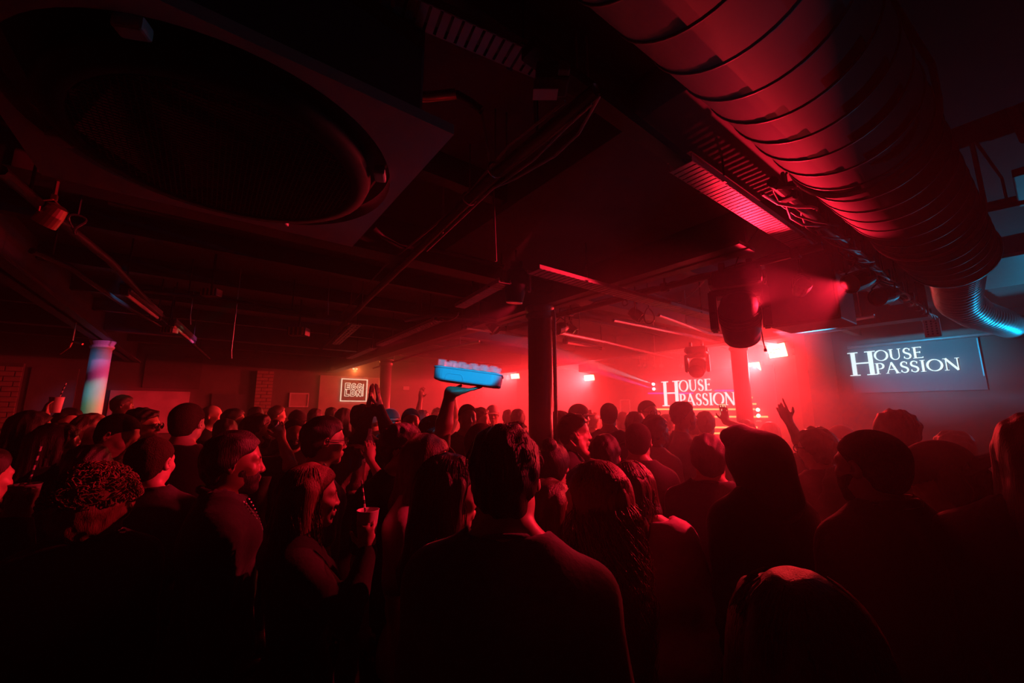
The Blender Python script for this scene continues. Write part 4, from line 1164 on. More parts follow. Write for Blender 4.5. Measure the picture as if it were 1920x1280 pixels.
class Body:
    """list of blended round shapes, meshed on a grid that is fine only where needed"""
    def __init__(self):
        self.ops = []
    def cone(self, a, b, r1, r2, k=0.02, mode='u'):
        self.ops.append(('c', np.array(a, float), np.array(b, float), r1, r2, k, mode)); return self
    def ell(self, c, r, R=None, k=0.02, mode='u'):
        self.ops.append(('e', np.array(c, float), np.array(r, float), np.eye(3) if R is None else R, None, k, mode)); return self
    def cut(self, fn):
        self.ops.append(('f', fn, None, None, None, 0, 'i')); return self
    def grow(self, d, k=None):
        """copy with every shape inflated by d"""
        o = Body()
        for op in self.ops:
            if op[0] == 'c':
                o.ops.append(('c', op[1], op[2], op[3] + d, op[4] + d, op[5] if k is None else k, op[6]))
            elif op[0] == 'e':
                o.ops.append(('e', op[1], op[2] + d, op[3], None, op[5] if k is None else k, op[6]))
            else:
                o.ops.append(op)
        return o
    def bounds(self):
        lo = np.full(3, 9.0); hi = np.full(3, -9.0)
        for op in self.ops:
            if op[6] != 'u':
                continue
            if op[0] == 'c':
                r = max(op[3], op[4])
                lo = np.minimum(lo, np.minimum(op[1], op[2]) - r); hi = np.maximum(hi, np.maximum(op[1], op[2]) + r)
            elif op[0] == 'e':
                r = op[2].max()
                lo = np.minimum(lo, op[1] - r); hi = np.maximum(hi, op[1] + r)
        return lo, hi
    def field(self, xs, ys, zs, noise=None):
        D = np.full((len(xs), len(ys), len(zs)), 0.25, dtype=np.float32)
        ax = (xs, ys, zs)
        for op in self.ops:
            if op[0] == 'f':
                D = np.maximum(D, op[1](xs[:, None, None], ys[None, :, None], zs[None, None, :]).astype(np.float32))
                continue
            if op[0] == 'c':
                m = max(op[3], op[4]) + 0.05
                lo = np.minimum(op[1], op[2]) - m; hi = np.maximum(op[1], op[2]) + m
            else:
                m = op[2].max() + 0.05
                lo = op[1] - m; hi = op[1] + m
            sl = []
            for i in range(3):
                i0 = int(np.searchsorted(ax[i], lo[i])); i1 = int(np.searchsorted(ax[i], hi[i]))
                sl.append(slice(i0, max(i1, i0 + 1)))
            x = xs[sl[0]][:, None, None].astype(np.float32); y = ys[sl[1]][None, :, None].astype(np.float32); z = zs[sl[2]][None, None, :].astype(np.float32)
            if x.size == 0 or y.size == 0 or z.size == 0:
                continue
            if op[0] == 'c':
                a, b = op[1].astype(np.float32), op[2].astype(np.float32)
                ba = b - a
                L2 = float(ba @ ba) + 1e-9
                t = np.clip(((x - a[0]) * ba[0] + (y - a[1]) * ba[1] + (z - a[2]) * ba[2]) / L2, 0, 1)
                dx = x - a[0] - t * ba[0]; dy = y - a[1] - t * ba[1]; dz = z - a[2] - t * ba[2]
                d = np.sqrt(dx * dx + dy * dy + dz * dz) - (op[3] + (op[4] - op[3]) * t)
            else:
                c, r, R = op[1], op[2], op[3]
                px, py, pz = x - c[0], y - c[1], z - c[2]
                q = [(R[0, i] * px + R[1, i] * py + R[2, i] * pz) for i in range(3)]
                k0 = np.sqrt((q[0] / r[0]) ** 2 + (q[1] / r[1]) ** 2 + (q[2] / r[2]) ** 2)
                k1 = np.sqrt((q[0] / r[0] ** 2) ** 2 + (q[1] / r[1] ** 2) ** 2 + (q[2] / r[2] ** 2) ** 2) + 1e-6
                d = k0 * (k0 - 1) / k1
            A = D[tuple(sl)]
            k = op[5]
            if op[6] == 'u':
                if k > 0:
                    h = np.maximum(k - np.abs(A - d), 0) / k
                    A = np.minimum(A, d) - h * h * k * 0.25
                else:
                    A = np.minimum(A, d)
            elif op[6] == 's':
                h = np.maximum(k - np.abs(A + d), 0) / k
                A = np.maximum(A, -d) + h * h * k * 0.25
            D[tuple(sl)] = A
        if noise is not None:
            m = np.abs(D) < 0.05
            ii = np.nonzero(m)
            D[m] += noise(xs[ii[0]], ys[ii[1]], zs[ii[2]]).astype(np.float32)
        return D

def axis_coords(lo, hi, coarse, fines):
    """grid lines from lo to hi: step coarse, finer inside intervals (a, b, step)"""
    out = [lo]
    while out[-1] < hi:
        p = out[-1]
        st = coarse
        for a, b, s in fines:
            if a - coarse <= p <= b:
                st = min(st, s)
        out.append(p + st)
    return np.array(out)

CORN = [(0, 0, 0), (1, 0, 0), (0, 1, 0), (1, 1, 0), (0, 0, 1), (1, 0, 1), (0, 1, 1), (1, 1, 1)]
EDG = [(0, 1), (2, 3), (4, 5), (6, 7), (0, 2), (1, 3), (4, 6), (5, 7), (0, 4), (1, 5), (2, 6), (3, 7)]

def nets(D, xs, ys, zs):
    S = D < 0
    nx, ny, nz = D.shape
    cnt = np.zeros((nx - 1, ny - 1, nz - 1), dtype=np.int8)
    for a, b, c in CORN:
        cnt += S[a:nx - 1 + a, b:ny - 1 + b, c:nz - 1 + c]
    act = (cnt > 0) & (cnt < 8)
    I, J, K = np.nonzero(act)
    n = len(I)
    idx = np.full(act.shape, -1, dtype=np.int32)
    idx[I, J, K] = np.arange(n)
    vals = np.stack([D[I + a, J + b, K + c] for a, b, c in CORN], 1)
    pos = np.stack([np.stack([xs[I + a], ys[J + b], zs[K + c]], 1) for a, b, c in CORN], 1)
    acc = np.zeros((n, 3)); num = np.zeros(n)
    for i, j in EDG:
        m = (vals[:, i] < 0) != (vals[:, j] < 0)
        t = vals[m, i] / (vals[m, i] - vals[m, j])
        acc[m] += pos[m, i] + (pos[m, j] - pos[m, i]) * t[:, None]
        num[m] += 1
    P = acc / num[:, None]
    quads = []
    def add(cells, flip):
        q = np.stack(cells, 1)
        ok = (q >= 0).all(1)
        q = q[ok]; flip = flip[ok]
        q[flip] = q[flip][:, ::-1]
        quads.append(q)
    e = S[:-1, 1:-1, 1:-1] != S[1:, 1:-1, 1:-1]
    i, j, k = np.nonzero(e); j = j + 1; k = k + 1
    add([idx[i, j - 1, k - 1], idx[i, j, k - 1], idx[i, j, k], idx[i, j - 1, k]], ~S[i, j, k])
    e = S[1:-1, :-1, 1:-1] != S[1:-1, 1:, 1:-1]
    i, j, k = np.nonzero(e); i = i + 1; k = k + 1
    add([idx[i - 1, j, k - 1], idx[i, j, k - 1], idx[i, j, k], idx[i - 1, j, k]], S[i, j, k])
    e = S[1:-1, 1:-1, :-1] != S[1:-1, 1:-1, 1:]
    i, j, k = np.nonzero(e); i = i + 1; j = j + 1
    add([idx[i - 1, j - 1, k], idx[i, j - 1, k], idx[i, j, k], idx[i - 1, j, k]], ~S[i, j, k])
    return P, np.concatenate(quads)

def mesh_field(name, B, coarse, fines, mat, parent, noise=None, lo=None, hi=None):
    l, h = B.bounds()
    if lo is not None:
        l = np.maximum(l, lo)
    if hi is not None:
        h = np.minimum(h, hi)
    l = l - 0.03; h = h + 0.03
    axs = []
    for i in range(3):
        axs.append(axis_coords(l[i], h[i], coarse, [(f[0][i], f[1][i], f[2]) for f in fines]))
    D = B.field(*axs, noise=noise)
    P, Q = nets(D, *axs)
    return arr_obj(name, P, Q, mat, parent)

def wavy(amp, freq, seed, n=5, stretch=(1, 1, 1)):
    r = np.random.RandomState(seed)
    ks = r.normal(size=(n, 3)); ks /= np.linalg.norm(ks, axis=1)[:, None]
    ks *= freq * r.uniform(0.6, 1.5, size=(n, 1)) * np.array(stretch)
    ph = r.uniform(0, 6.28, n)
    def f(x, y, z):
        s = 0
        for i in range(n):
            s = s + np.sin(ks[i, 0] * x + ks[i, 1] * y + ks[i, 2] * z + ph[i])
        return s * (amp / n * 1.6)
    return f

# ------------------------------------------------------------------ skin, hair and cloth
SKIN = {'pale': mat_p('skin_pale', (0.58, 0.38, 0.30), 0.5, noise=0.08, scale=30, bump=0.05),
        'tan': mat_p('skin_tan', (0.42, 0.26, 0.19), 0.48, noise=0.08, scale=30, bump=0.05),
        'brown': mat_p('skin_brown', (0.24, 0.135, 0.09), 0.42, noise=0.08, scale=30, bump=0.05),
        'dark': mat_p('skin_dark', (0.13, 0.072, 0.05), 0.38, noise=0.08, scale=30, bump=0.05)}
HAIR = {'black': mat_p('hair_black', (0.018, 0.014, 0.012), 0.55, noise=0.4, scale=90, bump=0.5, stretch=(3, 3, 0.4)),
        'brown': mat_p('hair_brown', (0.085, 0.045, 0.028), 0.42, noise=0.4, scale=90, bump=0.5, stretch=(3, 3, 0.4)),
        'blond': mat_p('hair_blond', (0.42, 0.29, 0.16), 0.42, noise=0.3, scale=90, bump=0.5, stretch=(3, 3, 0.4)),
        'auburn': mat_p('hair_auburn', (0.14, 0.06, 0.035), 0.55, noise=0.4, scale=90, bump=0.5, stretch=(3, 3, 0.4))}
CROP = {k_: mat_p('cropped_hair_' + k_, c_, 0.9, noise=0.5, scale=220, bump=0.8, spec=0.15) for k_, c_ in (('black', (0.012, 0.010, 0.009)), ('brown', (0.05, 0.03, 0.02)), ('blond', (0.25, 0.18, 0.1)), ('auburn', (0.08, 0.04, 0.025)))}
CLOTH = {'black': mat_p('cloth_black', (0.016, 0.016, 0.017), 0.85, noise=0.3, scale=60, bump=0.2, spec=0.3, sheen=0.25),
         'charcoal': mat_p('cloth_charcoal', (0.04, 0.04, 0.043), 0.85, noise=0.3, scale=60, bump=0.2, spec=0.3, sheen=0.25),
         'grey': mat_p('cloth_grey', (0.16, 0.16, 0.17), 0.85, noise=0.2, scale=60, bump=0.2, spec=0.3, sheen=0.25),
         'navy': mat_p('cloth_navy', (0.035, 0.045, 0.10), 0.85, noise=0.2, scale=60, bump=0.2, spec=0.3, sheen=0.25),
         'slate': mat_p('cloth_slate', (0.12, 0.15, 0.26), 0.85, noise=0.2, scale=60, bump=0.2, spec=0.3, sheen=0.25),
         'white': mat_p('cloth_white', (0.62, 0.60, 0.60), 0.8, noise=0.1, scale=60, bump=0.2, spec=0.3, sheen=0.25),
         'pink': mat_p('cloth_pink', (0.55, 0.38, 0.46), 0.7, noise=0.12, scale=40, bump=0.2, spec=0.4, sheen=0.25),
         'red': mat_p('cloth_red', (0.25, 0.03, 0.03), 0.8, noise=0.2, scale=60, bump=0.2, spec=0.3, sheen=0.25),
         'denim': mat_p('denim', (0.03, 0.045, 0.09), 0.85, noise=0.3, scale=120, bump=0.2, spec=0.3, sheen=0.25),
         'leather': mat_p('leather', (0.03, 0.02, 0.018), 0.4, noise=0.3, scale=30, bump=0.3)}
SHOE = mat_p('shoe_leather', (0.03, 0.03, 0.03), 0.5, noise=0.2, scale=20)
GLASSM = mat_p('glasses_frame', (0.015, 0.015, 0.015), 0.25, noise=0.1, scale=20)
SEQUIN = mat_p('sequins', (0.55, 0.40, 0.40), 0.22, metal=0.9, noise=0.9, scale=260, bump=1.0)

def hand_points(w, d, palm, side, curl=0.35, spread=0.25, s=1.0, point=False, thumb=1.0):
    """adds palm and five fingers at wrist w, along d, palm facing 'palm'; side = +1 when the thumb lies towards d x palm"""
    d = d / np.linalg.norm(d)
    n = palm - d * (palm @ d); n = n / np.linalg.norm(n)      # palm side
    x = np.cross(d, n) * side                                   # thumb side
    shapes = []
    R = np.stack([x, d, n], 1)
    shapes.append(('e', w + d * 0.05 * s, V(0.040, 0.056, 0.017) * s, R, 0.012))
    shapes.append(('c', w, w + d * 0.03 * s, 0.025 * s, 0.024 * s, 0.02))
    L = (0.078, 0.086, 0.079, 0.062)
    for i in range(4):
        b = w + d * (0.092 - 0.006 * (i == 3) - 0.004 * (i == 0)) * s + x * (0.031 - 0.0205 * i) * s
        c = curl[i] if isinstance(curl, (list, tuple)) else curl
        dirv = d * math.cos(0.0) + x * (1.5 - i) * 0.12 * spread
        dirv = dirv / np.linalg.norm(dirv)
        p = b
        seg = (0.46, 0.31, 0.23)
        r = 0.0088 if i < 3 else 0.0076
        for j in range(3):
            ang = c * (0.8 + 0.55 * j)
            dd = dirv * math.cos(ang) + n * math.sin(ang)
            q = p + dd * L[i] * seg[j] * s
            shapes.append(('c', p, q, (r - 0.0006 * j) * s, (r - 0.0006 * (j + 1)) * s, 0.004))
            p = q
    # thumb
    b = w + d * 0.022 * s + x * 0.026 * s + n * 0.006 * s
    t1 = (x * 0.72 * thumb + d * 0.62 + n * 0.28); t1 = t1 / np.linalg.norm(t1)
    m = b + t1 * 0.042 * s
    t2 = (x * 0.35 * thumb + d * 0.85 + n * 0.38); t2 = t2 / np.linalg.norm(t2)
    shapes.append(('c', b, m, 0.0125 * s, 0.0105 * s, 0.010))
    shapes.append(('c', m, m + t2 * 0.034 * s, 0.0105 * s, 0.008 * s, 0.004))
    return shapes

ARM = {'down': ((0.14, 0.02, -1.0), (0.03, 0.22, -1.0)),
       'hold': ((0.20, 0.18, -1.0), (-0.28, 0.85, 0.42)),
       'up': ((0.35, 0.25, 0.9), (-0.12, 0.1, 1.0)),
       'front': ((0.15, 0.55, -0.8), (-0.1, 0.95, 0.25)),
       'pocket': ((0.25, -0.12, -1.0), (-0.12, 0.30, -0.95))}
ARM_PALM = {'down': (-1, 0, 0), 'hold': (-0.9, 0, -0.2), 'up': (-0.3, 1, 0), 'front': (-1, 0, -0.2), 'pocket': (-1, 0, 0)}

class Figure:
    pass

def person(px, top, fwd, facing, label, sex='m', skin='tan', hair='short', hcol='black', top_kind='tee', top_col='black', legs='denim',
           head=(0, 0, 0), lean=(0, 0), arms=('down', 'down'), build=1.0, glasses=None, beard=None, seed=0, fine=None, hat=None, group='club guests', shoulder=0.0, curl=(0.35, 0.35), hlen=None, strands=0):
    """px, top = picture position of the crown; fwd = metres in front of the camera; facing = degrees, 0 away from the camera, 90 to the right
    head = (yaw, pitch, roll) on the neck, lean = (forward, sideways) degrees"""
    crown = at_fwd(px, top, fwd)
    extra = {'afro': 0.04, 'short': 0.013, 'fade': 0.006, 'bald': 0.0, 'long': 0.016, 'curly': 0.02, 'bun': 0.016, 'braids': 0.02}.get(hair, 0.012)
    if hat == 'cap' or hat == 'backcap':
        extra = 0.018
    if hat == 'hood':
        extra = 0.035
    h_top = crown.z - extra
    fig = Figure()
    los = math.degrees(math.atan2(px - 960, 771))      # facing counts from the line of sight
    rz = math.atan2(FW.y, FW.x) - math.pi / 2 - math.radians(facing + los)
    fem = sex == 'f'
    near = fwd < 2.75
    res = fine or (0.0055 if fwd < 2.3 else 0.0075 if fwd < 3.4 else 0.011)
    coarse = 0.020 if fwd < 2.3 else 0.026 if fwd < 3.4 else 0.034
    # lean matrices (local: faces +y, right hand +x)
    RL = rotm('x', -lean[0]) @ rotm('y', lean[1])
    # solve standing height so that the crown ends at h_top
    hs = 0.97 if fem else 1.02
    pel_f = 0.535
    H = h_top
    for _ in range(6):
        pel = V(0, 0, pel_f * H)
        tz = (RL @ V(0, 0.015, H * (1 - pel_f)))[2] + pel[2]
        H += (h_top - tz) * 0.9
    s = H / 1.75
    pel = V(0, 0, pel_f * H)
    def T(p):
        return pel + RL @ (np.array(p, float) - pel)
    b = build
    sw = (0.152 if fem else 0.176) * s * (0.55 + 0.45 * b)
    zsh = 0.792 * H
    neck0 = T((0, -0.012 * s, 0.842 * H))
    RH = RL @ rotm('z', -head[0]) @ rotm('x', head[1]) @ rotm('y', head[2])
    hc = T((0, 0.018 * s, H - 0.118 * hs))       # head centre
    hc = hc + (RH - RL) @ V(0, 0.0, 0.05)
    def hp(x, y, z):
        return hc + RH @ (V(x, y, z) * hs)
    # ---- torso shapes (shared with the clothes)
    tor = Body()
    dp = (0.105 if fem else 0.115) * s * b
    tor.ell(T((0, 0.0, 0.725 * H)), V((0.140 if fem else 0.163) * s * b, dp, 0.17 * s), RL, 0.06)
    tor.ell(T((0, 0.005, 0.615 * H)), V((0.125 if fem else 0.145) * s * b, (0.095 if fem else 0.11) * s * b, 0.15 * s), RL, 0.06)
    tor.ell((0, 0, 0.52 * H), V((0.165 if fem else 0.16) * s * b, 0.115 * s * b, 0.12 * s), None, 0.06)
    if fem:
        for k in (-1, 1):
            tor.ell(T((k * 0.068 * s, 0.085 * s, 0.725 * H)), V(0.058, 0.055, 0.06) * s, RL, 0.03)
    else:
        for k in (-1, 1):
            tor.ell(T((k * 0.075 * s, 0.06 * s, 0.755 * H)), V(0.085, 0.055, 0.07) * s * b, RL, 0.04)
            tor.ell(T((k * 0.075 * s, -0.055 * s, 0.77 * H)), V(0.085, 0.06, 0.10) * s * b, RL, 0.04)
    shp = {}
    for k in (-1, 1):
        lift = shoulder * k
        sh = T((k * sw, -0.005, zsh + lift))
        shp[k] = sh
        tor.cone(T((k * 0.04 * s, -0.012 * s, 0.835 * H)), sh, 0.045 * s * b, 0.048 * s * b, 0.05)
        tor.cone(T((k * 0.045 * s, -0.02 * s, 0.862 * H)), T((k * sw * 0.72, -0.02 * s, zsh + lift * 0.7 + 0.012)), 0.028 * s, 0.040 * s * b, 0.05)
        tor.cone(T((k * sw * 0.8, -0.02, zsh - 0.02 + lift)), T((k * 0.10 * s, -0.01, 0.66 * H)), 0.055 * s * b, 0.075 * s * b, 0.06)
    # ---- arms
    armsh = Body(); up_only = Body(); hands = []
    fig.hands = {}
    hand_boxes = []
    for k, spec, cu in ((-1, arms[0], curl[0]), (1, arms[1], curl[1])):
        opt = {}
        if isinstance(spec, dict):
            # reach for a point of the room; directions given as (right, forward, up) of the viewer
            cs, sn = math.cos(-rz), math.sin(-rz)
            def cam_dir(v):
                w_ = RT * v[0] + FW * v[1] + Vector((0, 0, v[2]))
                return V(cs * w_.x - sn * w_.y, sn * w_.x + cs * w_.y, w_.z)
            tw = at_fwd(*spec['to'])
            rel = V(tw.x - crown.x, tw.y - crown.y, 0)
            tl = V(cs * rel[0] - sn * rel[1] + hc[0], sn * rel[0] + cs * rel[1] + hc[1], tw.z)
            a1, a2 = 0.285 * s, 0.255 * s
            S_ = shp[k]
            dv = tl - S_
            dist = min(np.linalg.norm(dv), (a1 + a2) * 0.985)
            dv = dv / np.linalg.norm(dv)
            ca = (a1 * a1 + dist * dist - a2 * a2) / (2 * a1 * dist)
            pole = cam_dir(spec['pole']) if 'pole' in spec else V(k * 0.6, -0.1, -1)
            pole = pole - dv * (pole @ dv); pole /= np.linalg.norm(pole)
            elb = S_ + dv * a1 * ca + pole * a1 * math.sqrt(max(0, 1 - ca * ca))
            wri = S_ + dv * dist
            iRL = RL.T
            u = iRL @ (elb - S_); f = iRL @ (wri - elb)
            pv = iRL @ cam_dir(spec.get('palm', (0, 1, 0)))
            opt = {q_: spec[q_] for q_ in ('curl', 'spread', 'side') if q_ in spec}
            if 'hand' in spec:
                opt['hand'] = tuple(iRL @ cam_dir(spec['hand']))
            vis = True
        elif isinstance(spec, str):
            u, f = ARM[spec]; pv = ARM_PALM[spec]
            u = V(u[0] * k, u[1], u[2]); f = V(f[0] * k, f[1], f[2]); pv = V(pv[0] * k, pv[1], pv[2])
            vis = spec in ('hold', 'up', 'front')
        else:
            u, f, pv = V(*spec[0]), V(*spec[1]), V(*spec[2])
            vis = True
            opt = spec[3] if len(spec) > 3 else {}
        u = RL @ (u / np.linalg.norm(u)); f = RL @ (f / np.linalg.norm(f)); pv = RL @ pv
        r = (0.82 if fem else 1.0) * s * (0.6 + 0.4 * b)
        sh = shp[k]
        el = sh + u * 0.285 * s
        wr = el + f * 0.255 * s
        hd = opt.get('hand', None)
        hdv = f if hd is None else RL @ (V(*hd) / np.linalg.norm(hd))
        armsh.cone(sh, el, 0.054 * r, 0.041 * r, 0.03)
        armsh.cone(sh + u * 0.05 * s, sh + u * 0.13 * s, 0.055 * r, 0.051 * r, 0.03)
        armsh.cone(el, el + f * 0.09 * s, 0.042 * r, 0.042 * r, 0.02)
        armsh.cone(el + f * 0.09 * s, wr, 0.042 * r, 0.027 * r, 0.02)
        up_only.cone(sh, sh + u * 0.19 * s, 0.058 * r, 0.055 * r, 0.03)
        hands += hand_points(wr, hdv, pv, opt.get('side', k * (1 if True else -1)), opt.get('curl', cu), opt.get('spread', 0.3), s * (0.94 if fem else 1.02))
        c_ = wr + hdv * 0.09 * s
        fig.hands[k] = (wr, hdv, pv)
        if vis:
            hand_boxes.append((c_ - 0.11, c_ + 0.11, min(0.0075, res * 1.25) if fwd < 3.5 else 0.010))
    # ---- head
    hd = Body()
    wj = 0.93 if fem else 1.0
    hd.ell(hp(0, -0.012, 0.034), V(0.076, 0.097, 0.085) * hs, RH, 0.03)
    hd.ell(hp(0, 0.028, -0.032), V(0.060 * wj, 0.062, 0.080) * hs, RH, 0.03)
    hd.ell(hp(0, 0.066, -0.098), V(0.024 * wj, 0.020, 0.018) * hs, RH, 0.025)
    for k in (-1, 1):
        hd.ell(hp(k * 0.043 * wj, 0.008, -0.062), V(0.022, 0.035, 0.028) * hs, RH, 0.03)
        hd.ell(hp(k * 0.038, 0.060, -0.022), V(0.026, 0.024, 0.024) * hs, RH, 0.02)
    hd.cone(hp(-0.036, 0.074, 0.020), hp(0.036, 0.074, 0.020), 0.013 * hs, 0.013 * hs, 0.02)
    for k in (-1, 1):
        hd.ell(hp(k * 0.031, 0.096, 0.002), V(0.020, 0.017, 0.012) * hs, RH, 0.014, 's')
    for k in (-1, 1):
        hd.ell(hp(k * 0.031, 0.0735, 0.002), V(0.0135, 0.0135, 0.0115) * hs, RH, 0.002)
    hd.cone(hp(0, 0.083, 0.012), hp(0, 0.101, -0.028), 0.0085 * hs, (0.0125 if not fem else 0.0105) * hs, 0.012)
    for k in (-1, 1):
        hd.ell(hp(k * 0.0125, 0.096, -0.033), V(0.009, 0.011, 0.008) * hs, RH, 0.006)
    hd.cone(hp(-0.019, 0.083, -0.061), hp(0, 0.092, -0.059), 0.006 * hs, 0.0075 * hs, 0.006)
    hd.cone(hp(0.019, 0.083, -0.061), hp(0, 0.092, -0.059), 0.006 * hs, 0.0075 * hs, 0.006)
    hd.cone(hp(-0.016, 0.083, -0.072), hp(0.016, 0.083, -0.072), 0.0075 * hs, 0.0075 * hs, 0.006)
    hd.cone(hp(0, 0.085, -0.073), hp(0, 0.087, -0.073), 0.009 * hs, 0.009 * hs, 0.006)
    for k in (-1, 1):
        Re = RH @ rotm('z', k * -22) @ rotm('x', -12)
        hd.ell(hp(k * 0.078, -0.008, -0.002), V(0.0085, 0.019, 0.032) * hs, Re, 0.008)
        hd.ell(hp(k * 0.084, -0.002, 0.002), V(0.006, 0.010, 0.018) * hs, Re, 0.006, 's')
    nr = 0.042 if fem else 0.051
    hd.cone(hp(0, -0.022, -0.055), neck0, nr * s, (nr + 0.006) * s, 0.03)
    # ---- legs
    leg = Body()
    for k in (-1, 1):
        hip = V(k * 0.09 * s, 0, 0.50 * H); kn = V(k * 0.10 * s, 0.02, 0.27 * H); an = V(k * 0.105 * s, -0.01, 0.05 * H)
        leg.cone(hip, kn, 0.088 * s * b, 0.057 * s, 0.04); leg.cone(kn, V(*((kn + an) / 2 + V(0, -0.015, 0.03))), 0.055 * s, 0.056 * s, 0.03); leg.cone((kn + an) / 2 + V(0, -0.015, 0.03), an, 0.056 * s, 0.038 * s, 0.03)
    foot = Body()
    for k in (-1, 1):
        foot.cone((k * 0.105 * s, -0.03, 0.035), (k * 0.12 * s, 0.15, 0.028), 0.035, 0.028, 0.02)
    full = Body()
    full.ops = tor.ops + armsh.ops + leg.ops + foot.ops + hd.ops
    for q in hands:
        if q[0] == 'c':
            full.cone(q[1], q[2], q[3], q[4], q[5])
        else:
            full.ell(q[1], q[2], q[3], q[4])
    r_h = V(0.115, 0.125, 0.135)
    fines = [(hc - r_h, hc + r_h, res)] + hand_boxes
    body = mesh_field('person', full, coarse, fines, SKIN[skin], None)
    tag(body, label, 'person', group)
    fig.obj = body
    # ---- clothes
    def sub(name, B, coarse_, fines_, mat, noise=None, parent=body, **kw):
        return mesh_field(name, B, coarse_, fines_, mat, parent, noise, **kw)
    off = {'tee': 0.014, 'long': 0.016, 'jacket': 0.028, 'tank': 0.010, 'hoodie': 0.026, 'puffer': 0.048, 'dress': 0.012, 'sequin': 0.010, 'blouse': 0.022}[top_kind]
    cl = tor.grow(off)
    cl.ell((0, 0, 0.49 * H), V((0.165 if fem else 0.163) * s * b, 0.12 * s * b, 0.13 * s) + off + 0.012, None, 0.05)
    if top_kind in ('long', 'jacket', 'hoodie', 'puffer', 'blouse'):
        ag = armsh.grow(off * 0.9)
        cl.ops += ag.ops
    elif top_kind in ('tee', 'dress'):
        cl.ops += up_only.grow(off).ops
    zhem = 0.475 * H if top_kind != 'dress' else 0.33 * H
    n_up = RL @ V(0, 0.30, 1.0); n_up = n_up / np.linalg.norm(n_up)
    c0 = neck0 + RL @ V(0, 0.0, {'tank': -0.035, 'sequin': -0.10, 'dress': -0.05, 'blouse': -0.02, 'hoodie': 0.04, 'jacket': 0.035, 'puffer': 0.04}.get(top_kind, 0.024) * s)
    def collar_cut(x, y, z):
        return n_up[0] * (x - c0[0]) + n_up[1] * (y - c0[1]) + n_up[2] * (z - c0[2]) - 0.002
    raised = any(not isinstance(a_, str) for a_ in arms) or 'up' in arms
    # opened only round the neck, so shoulders and lifted sleeves stay whole
    nk = {'tank': 0.15, 'sequin': 0.30, 'dress': 0.15, 'blouse': 0.12}.get(top_kind, 0.088)
    def neck_cut(x, y, z):
        dd = np.sqrt((x - neck0[0]) ** 2 + (y - neck0[1]) ** 2)
        return np.minimum(collar_cut(x, y, z), (nk - dd))
    cl.cut(neck_cut if not (top_kind in ('tank', 'sequin') and not raised) else collar_cut)
    cl.cut(lambda x, y, z: zhem - z + 0 * x + 0 * y)
    wr_amp = {'puffer': 0.012, 'jacket': 0.006, 'hoodie': 0.006, 'blouse': 0.007}.get(top_kind, 0.004)
    nz = wavy(wr_amp, 24 if top_kind != 'puffer' else 40, seed + 3, 6, (1, 1, 0.8 if top_kind != 'puffer' else 2.2))
    cname = {'tee': 'tee_shirt', 'long': 'long_sleeved_shirt', 'jacket': 'jacket', 'tank': 'vest_top', 'hoodie': 'hooded_top', 'puffer': 'padded_jacket', 'dress': 'dress', 'sequin': 'sequin_top', 'blouse': 'blouse'}[top_kind]
    ctop = sub(cname, cl, coarse * 0.8, [], SEQUIN if top_kind == 'sequin' else CLOTH[top_col], nz)
    # collar ring
    if near and top_kind not in ('tank', 'sequin', 'dress', 'blouse'):
        cc = Body()
        rr = (nr + 0.016) * s + (0.012 if top_kind in ('jacket', 'puffer', 'hoodie') else 0)
        th = {'tee': 0.006, 'long': 0.007, 'jacket': 0.016, 'puffer': 0.022, 'hoodie': 0.022}[top_kind]
        bm = bmesh.new()
        u1 = np.cross(n_up, V(1, 0, 0)); u1 /= np.linalg.norm(u1); u2 = np.cross(n_up, u1)
        bm_tube(bm, [Vector(c0 - n_up * 0.004 + u1 * rr * 1.05 * math.cos(2 * math.pi * q / 24) + u2 * rr * math.sin(2 * math.pi * q / 24)) for q in range(25)], th, 6, False)
        mesh_obj('collar', bm, CLOTH[top_col], ctop, True)
    lg = leg.grow(0.012); lg.ell((0, 0, 0.52 * H), V(0.17 * s * b, 0.12 * s * b, 0.11 * s) + 0.006, None, 0.05)
    lg.cut(lambda x, y, z: np.maximum(z - 0.53 * H, 0.055 - z) + 0 * x + 0 * y)
    if top_kind != 'dress':
        sub('trousers', lg, 0.034, [], CLOTH[legs])
    for k in (-1, 1):
        sb = Body(); sb.cone((k * 0.105 * s, -0.045, 0.046), (k * 0.12 * s, 0.165, 0.036), 0.046, 0.036, 0.02); sb.cone((k * 0.105 * s, -0.03, 0.05), (k * 0.105 * s, -0.02, 0.085), 0.045, 0.046, 0.03)
        sb.cut(lambda x, y, z: 0.0 - z + 0 * x + 0 * y)
        sub('shoe', sb, 0.028, [], SHOE)
    # ---- hair
    iR = RH.T
    def loc(x, y, z):
        X_ = x - hc[0]; Y_ = y - hc[1]; Z_ = z - hc[2]
        return [(iR[i, 0] * X_ + iR[i, 1] * Y_ + iR[i, 2] * Z_) / hs for i in range(3)]
    hr = res * 1.1
    hmat = HAIR[hcol] if hair != 'fade' else CROP[hcol]
    HL_Z = [-0.2, -0.075, -0.035, -0.004, 0.025, 0.055, 0.085, 0.13, 0.3]
    HL_Y = [-0.045, -0.045, -0.030, 0.008, 0.030, 0.062, 0.088, 0.14, 0.2]
    def hairline(x, y, z):
        lx, ly, lz = loc(x, y, z)
        shp_ = np.broadcast(lx, ly, lz).shape
        g = np.interp(np.broadcast_to(lz, shp_).ravel(), HL_Z, HL_Y).reshape(shp_) - 0.35 * np.maximum(0, np.abs(lx) - 0.05)
        return np.maximum((ly - g) * 0.8, (-0.078 - lz))
    drop = V(0, 0, -1.0)
